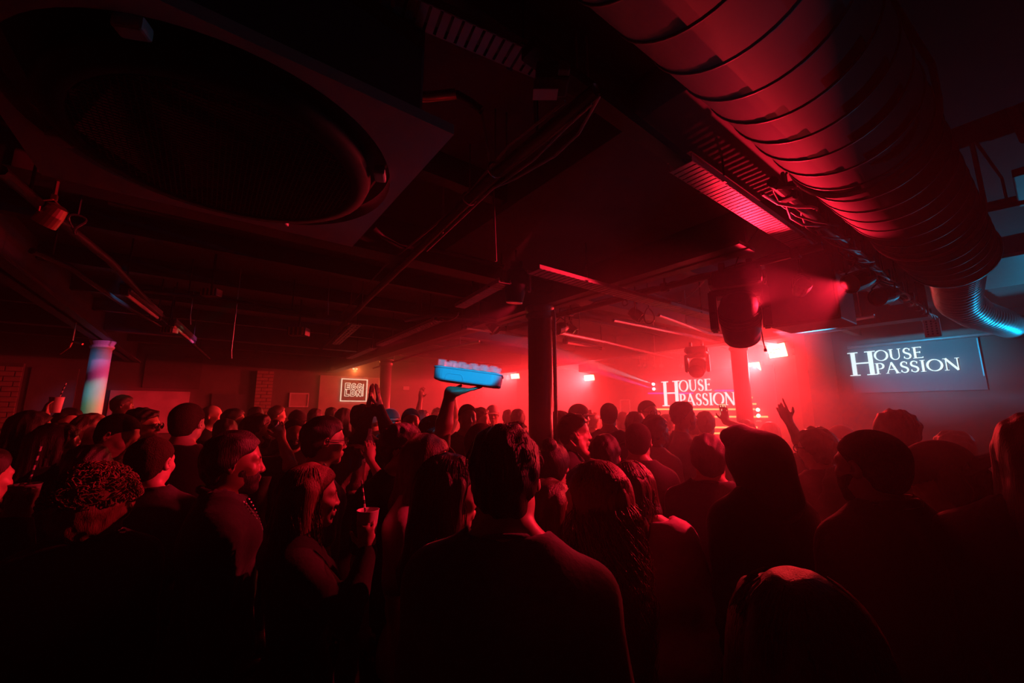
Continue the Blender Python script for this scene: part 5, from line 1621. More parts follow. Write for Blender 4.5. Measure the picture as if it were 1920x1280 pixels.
    if hair != 'bald' and hat != 'hood':
        t = {'short': 0.011, 'fade': 0.006, 'long': 0.016, 'curly': 0.020, 'afro': 0.040, 'bun': 0.012, 'braids': 0.014}[hair] * hs
        if hat in ('cap', 'backcap'):
            t = min(t, 0.008)
        hb = Body()
        hb.ell(hp(0, -0.012, 0.034), V(0.076, 0.097, 0.085) * hs + t, RH, 0.02)
        hb.ell(hp(0, -0.035, -0.025), V(0.060, 0.060, 0.055) * hs + t * 0.7, RH, 0.03)
        if hair == 'short':
            hb.ell(hp(0, 0.006, 0.084), V(0.060, 0.066, 0.034) * hs, RH, 0.03)
        hb.cut(hairline)
        if hair in ('long', 'braids'):
            Lh = (hlen or 0.34)
            base = hp(0, -0.055, 0.0)
            sideR = 0.030 if hair == 'long' else 0.02
            hb.cone(base, base + RL @ V(0, -0.03, 0) + drop * Lh * 0.55, 0.074 * hs, 0.075 * hs, 0.03)
            hb.cone(base + RL @ V(0, -0.03, 0) + drop * Lh * 0.55, base + RL @ V(0, -0.045, 0) + drop * Lh, 0.075 * hs, 0.035 * hs, 0.03)
            for k in (-1, 1):
                a_ = hp(k * 0.070, -0.008, 0.03)
                hb.cone(a_, a_ + RL @ V(k * 0.015, -0.015, 0) + drop * Lh * 0.5, sideR, sideR * 1.15, 0.03)
                hb.cone(a_ + RL @ V(k * 0.015, -0.015, 0) + drop * Lh * 0.5, a_ + RL @ V(k * 0.02, -0.02, 0) + drop * Lh * 0.9, sideR * 1.15, 0.012, 0.03)
        if hair == 'bun':
            hb.ell(hp(0, -0.07, 0.125), V(0.042, 0.042, 0.036) * hs, RH, 0.015)
        if hair == 'afro':
            nzh = wavy(0.010, 170, seed, 16)
        elif hair == 'curly':
            nzh = wavy(0.011, 110, seed, 9)
        elif hair in ('long', 'braids'):
            nzh = wavy(0.006, 120, seed, 7, (1.2, 1.2, 0.12))
        elif hair == 'short':
            nzh = wavy(0.0075, 150, seed, 9, (1.2, 0.5, 0.7))
        else:
            nzh = wavy(0.0012, 150, seed, 5)
        hobj = sub('hair', hb, hr * 1.6 if hair in ('long', 'braids') else hr, [(hc - r_h - 0.05, hc + r_h + 0.05, hr)], hmat, nzh)
        if strands:
            add_strands(body, hp, RH, hs, hmat, strands, hlen or 0.34, seed, hair, t)
        if hair == 'braids':
            rb = random.Random(seed)
            for q in range(26):
                a0 = rb.uniform(-2.6, 2.6)
                p0 = hp(0.084 * math.sin(a0), -0.012 - 0.098 * math.cos(a0) * (1 if abs(a0) < 1.7 else 0.3), rb.uniform(-0.06, 0.0))
                pts = []
                for w_ in range(12):
                    pts.append(Vector(p0 + V(0.006 * math.sin(w_ * 1.3 + q), -0.02 * w_ / 12, -0.30 * w_ / 12)))
                bm = bmesh.new(); bm_tube(bm, pts, [0.0075 + 0.0022 * (w_ % 2) for w_ in range(12)], 6); mesh_obj('braid', bm, hmat, hobj, True)
    if beard:
        bb = Body()
        bb.ell(hp(0, 0.030, -0.040), V(0.062, 0.064, 0.080) * hs + beard, RH, 0.03)
        bb.ell(hp(0, 0.066, -0.098), V(0.026, 0.022, 0.020) * hs + beard, RH, 0.02)
        def beardcut(x, y, z):
            lx, ly, lz = loc(x, y, z)
            m = np.maximum(lz + 0.030 - 0.35 * np.maximum(0, np.abs(lx) - 0.035), -0.02 - ly)
            mouth = 0.008 - np.sqrt((lx * 0.55) ** 2 + (lz + 0.066) ** 2)
            up_ = np.where(np.abs(lx) < 0.02, lz + 0.048, -1)
            return np.maximum(np.maximum(m, mouth), up_)
        bb.cut(beardcut)
        sub('beard', bb, hr, [], hmat, wavy(0.0022, 160, seed + 1, 5))
    if near and hat != 'hood':
        for k in (-1, 1):
            eb = Body(); eb.cone(hp(k * 0.014, 0.089, 0.021), hp(k * 0.033, 0.086, 0.026), 0.0055, 0.0055, 0.003); eb.cone(hp(k * 0.033, 0.086, 0.026), hp(k * 0.048, 0.071, 0.020), 0.0055, 0.004, 0.003)
            if fwd < 2.3:
                sub('eyebrow', eb, 0.005, [], hmat)
    # ---- hats
    if hat in ('cap', 'backcap'):
        sgn = 1 if hat == 'cap' else -1
        cb = Body(); cb.ell(hp(0, -0.010, 0.040), V(0.076, 0.097, 0.085) * hs + 0.016, RH, 0.01)
        def capcut(x, y, z):
            lx, ly, lz = loc(x, y, z)
            return 0.030 - lz + 0.25 * ly * sgn * 0.3 + 0 * lx
        cb.cut(capcut)
        cap = sub('cap', cb, hr * 1.2, [], CLOTH[hat_col(seed)])
        bm = bmesh.new()
        rows = []
        for i in range(9):
            a_ = math.radians(-75 + 150 * i / 8)
            rows.append([bm.verts.new(Vector(hp(math.sin(a_) * r_ * (0.9 if j else 1), sgn * (math.cos(a_) * r_ * (1.0 + 0.45 * j)) - 0.012, 0.036 - 0.012 * j - 0.05 * (math.sin(a_) ** 2) * 0.3))) for j, r_ in enumerate((0.088, 0.125))])
        bot = [[bm.verts.new(v.co + Vector(RH @ V(0, 0, -0.005))) for v in r_] for r_ in rows]
        for i in range(8):
            bm.faces.new((rows[i][0], rows[i + 1][0], rows[i + 1][1], rows[i][1])); bm.faces.new((bot[i][1], bot[i + 1][1], bot[i + 1][0], bot[i][0])); bm.faces.new((rows[i][1], rows[i + 1][1], bot[i + 1][1], bot[i][1]))
        mesh_obj('peak', bm, CLOTH[hat_col(seed)], cap)
    if hat == 'hood':
        hb = Body()
        hb.ell(hp(0, -0.022, 0.020), V(0.090, 0.115, 0.100) * hs + 0.010, RH, 0.03)
        hb.cone(hp(-0.05, 0.070, 0.104), hp(0.05, 0.070, 0.104), 0.036, 0.036, 0.03)
        hb.cone(hp(0, 0.05, 0.105), hp(0, -0.085, 0.075), 0.050, 0.052, 0.04)
        hb.cone(hp(0, -0.10, 0.04), hp(0, -0.145, -0.12), 0.048, 0.040, 0.05)
        hb.cone(hp(0, -0.045, -0.03), T((0, -0.045 * s, 0.84 * H)), 0.100 * hs, 0.115 * hs, 0.05)
        hb.ell(hp(0, 0.11, -0.01), V(0.070, 0.085, 0.105) * hs, RH, 0.02, 's')
        sub('hood', hb, hr * 1.8, [], CLOTH[top_col], wavy(0.007, 38, seed, 6))
    if top_kind == 'hoodie' and hat != 'hood':
        hb = Body()
        for q in range(9):
            a_ = math.pi * (q / 8.0)
            p0 = neck0 + RL @ V(0.10 * math.cos(a_), -0.015 - 0.085 * math.sin(a_), 0.0)
            a2 = math.pi * ((q + 1) / 8.0)
            p1 = neck0 + RL @ V(0.10 * math.cos(a2), -0.015 - 0.085 * math.sin(a2), 0.0)
            if q < 8:
                hb.cone(p0, p1, 0.032, 0.032, 0.02)
        sub('hood', hb, coarse * 0.7, [], CLOTH[top_col], nz, ctop)
    # ---- glasses
    if glasses:
        bm = bmesh.new()
        yv = 0.104
        for k in (-1, 1):
            ring_ = [Vector(hp(k * 0.034 + 0.026 * math.cos(a_), yv - 0.05 * abs(0.026 * math.cos(a_) * k + 0.034) ** 1.0 * 0.35, 0.0 + 0.021 * math.sin(a_))) for a_ in [2 * math.pi * q / 18 for q in range(19)]]
            bm_tube(bm, ring_, 0.0028, 6, False)
            bm_tube(bm, [Vector(hp(k * 0.060, yv - 0.014, 0.006)), Vector(hp(k * 0.079, 0.075, 0.008)), Vector(hp(k * 0.086, -0.005, 0.012))], 0.0024, 6)
        bm_tube(bm, [Vector(hp(-0.010, yv, 0.004)), Vector(hp(0, yv + 0.003, 0.007)), Vector(hp(0.010, yv, 0.004))], 0.0026, 6)
        g = mesh_obj('glasses', bm, GLASSM, body, True)
        for k in (-1, 1):
            bm = bmesh.new()
            c_ = bm.verts.new(Vector(hp(k * 0.034, yv + 0.0015, 0)))
            rim = [bm.verts.new(Vector(hp(k * 0.034 + 0.025 * math.cos(a_), yv - 0.0015, 0.020 * math.sin(a_)))) for a_ in [2 * math.pi * q / 16 for q in range(16)]]
            for q in range(16):
                bm.faces.new((c_, rim[q], rim[(q + 1) % 16]) if k else (c_, rim[q], rim[(q + 1) % 16]))
            bmesh.ops.solidify(bm, geom=bm.faces[:], thickness=0.0015)
            mesh_obj('lens', bm, MT['sunlens'] if glasses == 'sun' else MT['clearlens'], g)
    # ---- place: crown over its spot, feet on the floor
    hloc = RL @ V(0, 0.015, H * (1 - pel_f)) * 1.0
    off_w = Matrix.Rotation(rz, 3, 'Z') @ Vector((hc[0], hc[1], 0))
    body.location = (crown.x - off_w.x, crown.y - off_w.y, 0.0)
    body.rotation_euler = (0, 0, rz)
    fig.M = Matrix.Translation(body.location) @ Matrix.Rotation(rz, 4, 'Z')
    fig.hp = hp; fig.hc = hc; fig.T = T; fig.H = H; fig.s = s; fig.RH = RH; fig.RL = RL; fig.top = ctop
    def world_hand(k, along=0.07, palm_off=0.03):
        wr, d, pv = fig.hands[k]
        d = d / np.linalg.norm(d); n = pv - d * (pv @ d); n = n / np.linalg.norm(n)
        return fig.M @ Vector(wr + d * along * s + n * palm_off * s)
    fig.hand = world_hand
    PEOPLE.append((label, body.location.copy(), H, fwd))
    return fig

PEOPLE = []
MT["sunlens"] = mat_p('sunglass_lens', (0.02, 0.02, 0.03), 0.06, noise=0.1, coat=1.0)
MT['clearlens'] = mat_p('spectacle_lens', (0.9, 0.9, 0.95), 0.03, noise=0.02, alpha=0.12)
def hat_col(seed):
    return ('black', 'charcoal', 'white', 'navy')[seed % 4]

def append_tube(VS, FS, P, r0, taper):
    m = len(P)
    base = len(VS)
    tg = np.gradient(P, axis=0)
    tg /= np.linalg.norm(tg, axis=1)[:, None] + 1e-9
    up = np.where(np.abs(tg[:, 2:3]) > 0.9, np.array([[1.0, 0, 0]]), np.array([[0, 0, 1.0]]))
    a_ = np.cross(tg, up); a_ /= np.linalg.norm(a_, axis=1)[:, None] + 1e-9
    b_ = np.cross(tg, a_)
    for i in range(m):
        r = r0 * (1.0 - taper * i / (m - 1))
        for k in range(3):
            an = 2.094 * k
            VS.append(P[i] + (a_[i] * math.cos(an) + b_[i] * math.sin(an)) * r)
    for i in range(m - 1):
        for k in range(3):
            k2 = (k + 1) % 3
            FS.append((base + 3 * i + k, base + 3 * i + k2, base + 3 * (i + 1) + k2, base + 3 * (i + 1) + k))

def add_strands(body, hp, RH, hs, mat, n, L, seed, hair, t):
    """loose locks over the hair surface, each a thin tapering tube"""
    rnd = random.Random(seed + 77)
    VS = []; FS = []
    for q in range(n):
        az = rnd.uniform(-2.0, 2.0) if hair == 'long' else rnd.uniform(-2.75, 2.75)   # 0 = back of the head
        elv = rnd.uniform(0.05, 1.45 if hair != 'long' else 1.15)
        rx, ry, rz_ = 0.076 + t + 0.003, 0.097 + t + 0.003, 0.085 + t + 0.003
        dirv = V(math.sin(az) * math.cos(elv), -math.cos(az) * math.cos(elv), math.sin(elv))
        p = V(dirv[0] * rx, dirv[1] * ry - 0.012, dirv[2] * rz_ + 0.034)
        if p[1] > 0.05 and p[2] < 0.08:
            continue
        if hair == 'afro':
            # one springy curl standing off the surface
            c0_ = np.array(hp(*p)); n_ = RH @ (dirv / np.linalg.norm(dirv))
            a1_ = np.cross(n_, V(0.3, 0.5, 0.8)); a1_ /= np.linalg.norm(a1_); a2_ = np.cross(n_, a1_)
            ax_ = a1_ * math.cos(q) + a2_ * math.sin(q)
            bx_ = np.cross(ax_, n_)
            rr_ = rnd.uniform(0.007, 0.013)
            P = np.array([c0_ + n_ * (rr_ * 0.6 + rr_ * math.sin(w_)) + bx_ * rr_ * math.cos(w_) + ax_ * (0.0022 * w_ - 0.01) for w_ in np.linspace(0, 11, 26)])
            append_tube(VS, FS, P, rnd.uniform(0.0022, 0.0034), 0.3)
            continue
        pts = [hp(*p)]
        ll = (L * rnd.uniform(0.75, 1.1)) if hair == 'long' else rnd.uniform(0.04, 0.075)
        steps = 16 if hair == 'long' else 6
        out = RH @ V(math.sin(az), -math.cos(az) * 0.9, 0)
        # slide over the skull, then fall
        e2 = elv
        while hair == 'long' and e2 > -0.25:
            e2 -= 0.22
            d2 = V(math.sin(az) * math.cos(e2), -math.cos(az) * math.cos(e2), math.sin(e2))
            pts.append(hp(d2[0] * rx, d2[1] * ry - 0.012, d2[2] * rz_ + 0.034))
        ph = rnd.uniform(0, 6.28); am = rnd.uniform(0.004, 0.013) * (2.3 if n > 500 else 1.0); fr = rnd.uniform(2.0, 4.0) * (1.5 if n > 500 else 1.0)
        side = RH @ V(math.cos(az), math.sin(az), 0)
        last = pts[-1]
        if hair == 'long':
            for i in range(1, steps + 1):
                u = i / steps
                pts.append(last + V(0, 0, -ll * u) + out * ((0.012 * math.sin(u * 3.1) + 0.012 * u) * (2.6 if n > 500 else 1.0)) + side * am * math.sin(fr * u * 3.0 + ph) + out * am * math.cos(fr * u * 3.0 + ph))
        else:
            tang = RH @ V(-math.sin(az) * 0.2, 0.2 if elv > 0.9 else -0.1, -0.75)
            for i in range(1, steps + 1):
                u = i / steps
                pts.append(last + tang * ll * u + out * 0.012 * math.sin(u * 3.1))
        append_tube(VS, FS, np.array(pts), rnd.uniform(0.0011, 0.0026) * (1.0 if hair == 'long' else 0.5), 0.75)
    o = arr_obj('loose_locks', np.array(VS), np.array(FS), mat, body)
    return tag(o, kind='stuff')
# ------------------------------------------------------------------ the crowd
G = 'club guests'
FIG = {}
def add(key, *a, **k):
    k.setdefault('seed', len(FIG) * 7 + 1)
    FIG[key] = person(*a, **k)
    return FIG[key]

# nearest figures
add('man_centre', 948, 795, 1.05, 5, 'dark-haired man in a black tee seen from behind, largest figure in the middle', hair='short', hcol='black', skin='pale', lean=(3, -3), shoulder=-0.022, strands=260, build=1.02, top_col='grey')
add('woman_curls', 1112, 862, 1.40, -62, 'woman with very long wavy hair and a sequin top facing left beside the middle man', sex='f', hair='long', hcol='auburn', skin='tan', top_kind='sequin', strands=620, hlen=0.52, head=(0, -4, 0), arms=('pocket', 'down'))
add('woman_kiss', 1034, 896, 1.8, 62, 'woman lifting her face towards the long-haired woman beside the middle man', sex='f', hair='long', hcol='brown', skin='pale', top_kind='tank', head=(0, 16, 0), lean=(8, 0), hlen=0.28)
add('woman_straight', 846, 850, 1.42, 76, 'woman in profile with straight black hair, just left of the middle man', sex='f', hair='long', hcol='black', skin='tan', top_kind='tank', hlen=0.42, strands=200, head=(0, -6, 0), arms=('down', 'down'))
add('woman_low', 1490, 1066, 0.62, -6, 'short woman with messy brown hair at the very front, on the bottom edge', sex='f', hair='long', hcol='auburn', skin='pale', top_kind='tee', hlen=0.30, strands=420)
add('man_hood', 1405, 797, 1.80, -48, 'figure in a black hooded top with the hood pulled up', hat='hood', top_kind='hoodie', skin='tan', build=1.05)
add('man_beard_right', 1622, 805, 1.42, -55, 'bearded man in a dark jacket seen from behind right of the hooded figure', hair='fade', hcol='black', skin='brown', beard=0.006, top_kind='jacket', build=1.05)
add('man_puffer', 1672, 768, 2.12, -20, 'tall figure in a bulky padded jacket behind the bearded man', hair='short', hcol='black', skin='tan', top_kind='puffer', top_col='charcoal', build=1.28, lean=(6, 7), shoulder=0.05)
add('man_braids', 1942, 768, 1.15, 5, 'figure with braided hair cut by the right edge of the picture', hair='braids', hcol='black', skin='dark', top_kind='jacket', build=1.05)
add('cap_down', 1756, 826, 1.58, -105, 'figure in a dark cap bending forward between the bearded man and the right edge', hair='long', hcol='black', skin='tan', top_kind='hoodie', hat='backcap', head=(0, -20, 0), lean=(8, 0), hlen=0.12, seed=4)
add('man_rim', 1527, 800, 2.48, -45, 'man in a pale tee with a red rim of light, right behind the hooded figure', hair='short', hcol='brown', skin='pale', top_kind='tee', top_col='grey', glasses='clear')
add('woman_blouse', 1186, 864, 1.90, 8, 'woman in a thin pale pink blouse leaning left, beside the hooded figure', sex='f', hair='long', hcol='brown', skin='pale', top_kind='blouse', top_col='pink', lean=(3, -13), hlen=0.26, strands=160)

# left foreground
add('man_profile', 446, 808, 1.75, 92, 'bearded man in profile with red light on his face, wearing a chain', hair='short', hcol='black', skin='brown', beard=0.004, top_kind='jacket')
add('woman_profile', 588, 868, 1.66, 86, 'woman in profile with long auburn hair and a lit face, left foreground', sex='f', hair='long', hcol='auburn', skin='pale', top_kind='long', hlen=0.36, strands=320, arms=('down', {'to': (690, 1030, 1.60), 'palm': (-0.2, 0.3, 1), 'hand': (-0.1, -0.2, 1.0), 'curl': 0.75}))
add('man_neck', 290, 818, 2.0, 24, 'man with a cropped haircut seen from behind, red light on his bare neck', hair='fade', hcol='brown', skin='pale', top_col='charcoal', head=(12, 0, 0))
add('man_tall_left', 356, 755, 2.52, 30, 'tall broad man with cropped hair, highest head on the left side', hair='fade', hcol='brown', skin='pale', build=1.12)
add('man_specs', 612, 780, 2.22, 80, 'man with spectacles in a blue-grey tee looking right', hair='short', hcol='black', skin='tan', top_col='slate', glasses='clear')
add('curly_left', 184, 876, 1.6, 5, 'figure with a mop of reddish curls in the left foreground', hair='afro', hcol='auburn', skin='tan', top_kind='jacket', strands=520)
add('man_dark_left', 170, 832, 2.05, 10, 'dark-haired figure just behind the mop of reddish curls', hair='short', hcol='black', skin='dark', top_kind='hoodie')
add('man_shade_left', 114, 790, 2.4, 75, 'figure with dark braids looking right near the left edge', hair='braids', hcol='black', skin='dark', top_kind='jacket')
add('woman_far_left', 66, 769, 2.75, 80, 'dark-haired woman with a lit forehead at the far left', sex='f', hair='long', hcol='black', skin='tan', top_kind='long')
add('woman_smile', 133, 764, 3.30, 165, 'woman with long dark hair facing the room, left of the blond woman', sex='f', hair='long', hcol='black', skin='pale', top_kind='tee', arms=('down', {'to': (84, 780, 3.15), 'palm': (0.5, 0.7, 0), 'hand': (0, 0, 1), 'curl': 0.7}))
add('woman_blond', 176, 774, 2.7, 135, 'blond woman holding up a patterned phone', sex='f', hair='long', hcol='blond', skin='pale', top_kind='tee', top_col='grey', hlen=0.18, arms=({'to': (199, 838, 2.48), 'palm': (-0.8, 0.3, 0), 'hand': (-0.1, 0.1, 1), 'curl': 0.7}, 'down'))
add('man_looking_down', 227, 775, 2.45, 120, 'man looking down between the blond woman and the curly-haired man', hair='fade', hcol='black', skin='tan', head=(0, -22, 0), top_col='charcoal')
add('man_curls', 274, 764, 3.2, 115, 'man with curly hair and shiny sunglasses looking right', hair='curly', hcol='black', skin='tan', glasses='sun', top_col='charcoal')
add('edge_left', -30, 838, 1.75, 60, 'figure cut by the left edge with a sliver of lit skin', hair='short', hcol='black', skin='tan', top_kind='jacket', arms=('down', {'to': (28, 985, 1.55), 'palm': (-0.2, 0.3, 0.8), 'hand': (0.2, -0.2, 1.0), 'curl': 0.75}))

# centre left
add('man_sunglasses', 757, 792, 2.18, 140, 'man in sunglasses and a black lettered tee facing the room', hair='short', hcol='black', skin='tan', glasses='sun', head=(-32, 0, 0))
add('woman_glance', 803, 812, 1.80, 118, 'woman with long brown hair glancing right, beside the sunglasses man', sex='f', hair='long', hcol='brown', skin='pale', top_kind='tee', top_col='pink', head=(0, -8, 8), hlen=0.32)
add('tray_bearer', 903, 793, 2.10, 8, 'man with cropped hair holding a blue tray of glasses high above the crowd', hair='fade', hcol='brown', skin='brown', arms=({'to': (845, 716, 2.06), 'palm': (0, 0, 1), 'hand': (0.9, 0.35, 0.12), 'curl': 0.12, 'spread': 0.6, 'pole': (-0.3, 0.2, -0.6)}, 'down'))
add('man_side_mid', 815, 778, 3.02, 85, 'man with a dark beard in profile left of the raised arm', hair='fade', hcol='black', skin='brown', beard=0.005)
add('man_face_mid', 771, 765, 3.75, 172, 'man with cropped hair facing the room behind the sunglasses man', hair='fade', hcol='black', skin='brown', top_col='charcoal')
add('clapper', 678, 757, 3.45, 4, 'person clapping both hands above the crowd under the neon sign', hair='short', hcol='black', skin='tan', top_kind='long', top_col='charcoal', arms=({'to': (693, 764, 3.2), 'palm': (1, 0, 0), 'hand': (0.05, 0, 1), 'curl': 0.08, 'spread': 0.8, 'pole': (-0.2, 0.2, -1)}, {'to': (711, 764, 3.2), 'palm': (-1, 0, 0), 'hand': (-0.12, 0, 1), 'curl': 0.08, 'spread': 0.8, 'pole': (0.35, 0.2, -1)}))
add('woman_bottle', 668, 832, 2.7, 62, 'woman with light brown hair holding a bottle in front of the clapping person', sex='f', hair='long', hcol='brown', skin='pale', top_kind='tank', hlen=0.3, arms=('down', {'to': (694, 862, 2.6), 'palm': (-0.4, 0.6, 0), 'hand': (0, 0, 1), 'curl': 0.75}))
add('cap_back_mid', 733, 766, 4.3, 150, 'man in a cap turning away behind the clapping hands', hair='fade', hcol='black', skin='tan', hat='cap', seed=1)
add('man_gaze', 553, 785, 3.50, 168, 'bearded man looking straight at the viewer from the crowd', hair='fade', hcol='black', skin='brown', beard=0.004, top_col='black')
add('man_drinking', 486, 775, 3.12, 84, 'man drinking from a white cup in profile', hair='short', hcol='brown', skin='pale', beard=0.003, top_col='charcoal', arms=('down', {'to': (527, 822, 3.05), 'palm': (-0.5, 0.4, 0.2), 'hand': (-0.25, 0, 1), 'curl': 0.7}))
add('man_back_low', 424, 784, 3.45, 0, 'dark head seen from behind right of the tall broad man', hair='short', hcol='black', skin='tan')

# centre right
add('woman_shades_hair', 1038, 828, 2.22, 20, 'woman with pinned-up hair seen from behind at the foot of the nearest column', sex='f', hair='bun', hcol='black', skin='tan', top_kind='tank')
add('man_drink_right', 1077, 775, 2.85, 96, 'man in profile lifting a clear glass to his mouth beside the nearest column', hair='short', hcol='brown', skin='tan', top_col='charcoal', arms=('down', {'to': (1092, 846, 2.77), 'palm': (-0.4, 0.5, 0.2), 'hand': (-0.1, 0, 1), 'curl': 0.65}))
add('man_beard_col', 1050, 769, 3.98, 95, 'bearded man half hidden by the nearest column', hair='short', hcol='brown', skin='pale', beard=0.007, top_kind='jacket', top_col='charcoal')
add('man_cap_right', 1086, 757, 4.4, 72, 'man in a peaked cap and pale shirt looking right', hair='fade', hcol='black', skin='tan', hat='cap', top_col='white', seed=9)
add('man_back_right', 1141, 755, 3.95, 4, 'broad man with cropped hair seen from behind in front of the red panel', hair='fade', hcol='black', skin='tan', top_kind='long', top_col='charcoal', build=1.1)
add('head_low_mid', 1134, 813, 2.5, 8, 'dark round head low in the crowd, left of the cropped-headed man', hair='short', hcol='black', skin='tan')
add('man_cropped', 1195, 792, 2.75, 5, 'man with cropped hair and dark shirt from behind, right of the low round head', hair='fade', hcol='black', skin='brown', top_kind='long')
add('man_white_tee', 1228, 777, 3.25, 48, 'man in a white tee with a bright shoulder looking right', hair='short', hcol='black', skin='brown', beard=0.005, top_col='white')
add('man_open_shirt', 1280, 752, 3.7, 76, 'tall man in an open grey shirt in profile in front of the lettered stage screen', hair='short', hcol='black', skin='tan', beard=0.003, top_kind='long', top_col='grey')
add('man_specs_far', 1214, 750, 4.10, 140, 'man in spectacles facing the room left of the tall man in the open shirt', hair='fade', hcol='brown', skin='pale', glasses='clear', top_col='charcoal')
add('head_mid', 1190, 771, 3.55, 0, 'rounded red-lit head seen from behind left of the man in spectacles', hair='short', hcol='brown', skin='pale', top_col='charcoal')
add('man_back_stage', 1326, 813, 2.22, 2, 'man with short hair and broad shoulders seen from behind left of the hooded figure', hair='short', hcol='black', skin='tan', top_col='charcoal')
add('phone_filmer', 1322, 770, 4.1, 8, 'person filming the stage with a raised phone', hair='short', hcol='brown', skin='pale', top_col='grey', arms=('down', {'to': (1360, 790, 3.95), 'palm': (0.1, 1, 0.1), 'hand': (0, 0, 1), 'curl': 0.45, 'pole': (0.6, 0, -1)}))
add('pointer', 1518, 806, 3.05, -12, 'person behind the rim-lit man raising one pointing finger', hair='short', hcol='black', skin='tan', arms=({'to': (1478, 788, 2.95), 'palm': (0.6, 0.7, -0.2), 'hand': (-0.40, 0.05, 1), 'curl': (0.05, 0.95, 1.0, 1.05), 'pole': (0.3, 0, -1)}, 'down'))
add('cap_white_right', 1575, 797, 3.45, 8, 'person in a pale cap between the rim-lit man and the bearded man', hair='fade', hcol='black', skin='tan', hat='backcap', seed=2)
add('blond_right', 1783, 806, 2.65, -15, 'person with fair curls peeping over the padded jacket at the right', sex='f', hair='curly', hcol='blond', skin='pale', top_col='charcoal')

# further back
FAR = [('far_a', 233, 740, 5.0, 95, 'figure standing tallest against the pale board on the back wall', 'm', 'short', 'black', 'dark', 'black'),
       ('far_b', 253, 766, 4.9, 205, 'small lit face below the tall figure by the pale board', 'm', 'short', 'black', 'pale', 'black'),
       ('far_c', 400, 760, 4.6, 105, 'bald man with a lit head right of the tall broad man', 'm', 'bald', 'black', 'pale', 'black'),
       ('far_d', 441, 765, 4.3, 92, 'dark-haired man in profile left of the drinking man', 'm', 'short', 'black', 'tan', 'charcoal'),
       ('far_e', 481, 762, 5.1, 0, 'dark head in front of the brick pier', 'm', 'short', 'black', 'tan', 'black'),
       ('far_f', 522, 760, 5.75, 80, 'small profile left of the framed square', 'm', 'short', 'brown', 'pale', 'charcoal'),
       ('far_g', 559, 768, 4.5, 0, 'person in a dark cap below the framed square', 'm', 'fade', 'black', 'tan', 'charcoal'),
       ('far_h', 592, 765, 5.3, 20, 'dark head right of the framed square', 'm', 'short', 'black', 'tan', 'black'),
       ('far_i', 622, 763, 6.0, 0, 'small dark head under the left edge of the neon sign', 'm', 'short', 'black', 'tan', 'black'),
       ('far_j', 646, 764, 5.0, 40, 'woman with dark hair just below the neon sign', 'f', 'long', 'black', 'tan', 'black'),
       ('far_k', 703, 770, 5.6, 0, 'small head at the foot of the slim red column', 'm', 'short', 'brown', 'pale', 'charcoal'),
       ('far_l', 792, 768, 5.2, 10, 'small hazy head behind the bearded profile left of the raised arm', 'm', 'short', 'black', 'tan', 'charcoal'),
       ('far_m', 820, 764, 6.2, 180, 'hazy person with both hands up left of the raised arm', 'm', 'short', 'brown', 'pale', 'grey'),
       ('far_n', 877, 757, 3.75, 165, 'man facing the room just right of the raised arm', 'm', 'fade', 'black', 'brown', 'charcoal'),
       ('far_o', 901, 763, 4.5, 100, 'hazy profile right of the raised arm, second head from it', 'm', 'curly', 'brown', 'pale', 'charcoal'),
       ('far_p', 924, 759, 5.6, 180, 'hazy person in a white cap right of the raised tray', 'm', 'fade', 'black', 'tan', 'grey'),
       ('far_q', 953, 767, 5.9, 0, 'hazy head left of the nearest column, further of the pair', 'm', 'short', 'black', 'tan', 'charcoal'),
       ('far_r', 971, 766, 4.9, 5, 'hazy head touching the left side of the nearest column', 'm', 'short', 'black', 'tan', 'charcoal'),
       ('far_s', 968, 789, 3.0, 0, 'lower red head just behind the middle man at the column', 'm', 'short', 'brown', 'pale', 'grey'),
       ('far_t', 1112, 771, 5.4, 40, 'small hazy head between the peaked cap and the broad back', 'f', 'bun', 'brown', 'pale', 'grey'),
       ('far_u', 1168, 772, 5.2, 5, 'small hazy head right of the broad man seen from behind', 'm', 'short', 'black', 'tan', 'charcoal'),
       ('far_v', 1250, 776, 5.0, 30, 'hazy head in front of the first letter of the stage screen', 'm', 'short', 'black', 'tan', 'charcoal'),
       ('far_w', 1300, 778, 4.6, 0, 'hazy head under the stage lettering', 'm', 'short', 'brown', 'pale', 'charcoal'),
       ('far_x', 1398, 786, 4.4, 0, 'hazy head below the column in front of the stage', 'm', 'short', 'black', 'tan', 'charcoal'),
       ('far_y', 1442, 790, 4.75, -5, 'hazy head between the stage column and the pointing hand', 'f', 'long', 'brown', 'pale', 'charcoal'),
       ('far_z', 1600, 806, 4.0, -10, 'hazy head behind the pale cap at the right', 'm', 'short', 'black', 'tan', 'charcoal')]
for key, px, top, fwd, fc, lb, sx, hr_, hc_, sk, tc_ in FAR:
    hat = 'cap' if 'cap' in lb and 'peaked' not in lb and 'behind' not in lb else None
    arms = ('up', 'up') if 'both hands up' in lb else ('down', 'down')
    add(key, px, top, fwd, fc, lb, sex=sx, hair=hr_, hcol=hc_, skin=sk, top_col=tc_, hat=hat, arms=arms, seed=(2 if 'white cap' in lb else 5 + len(FIG)))

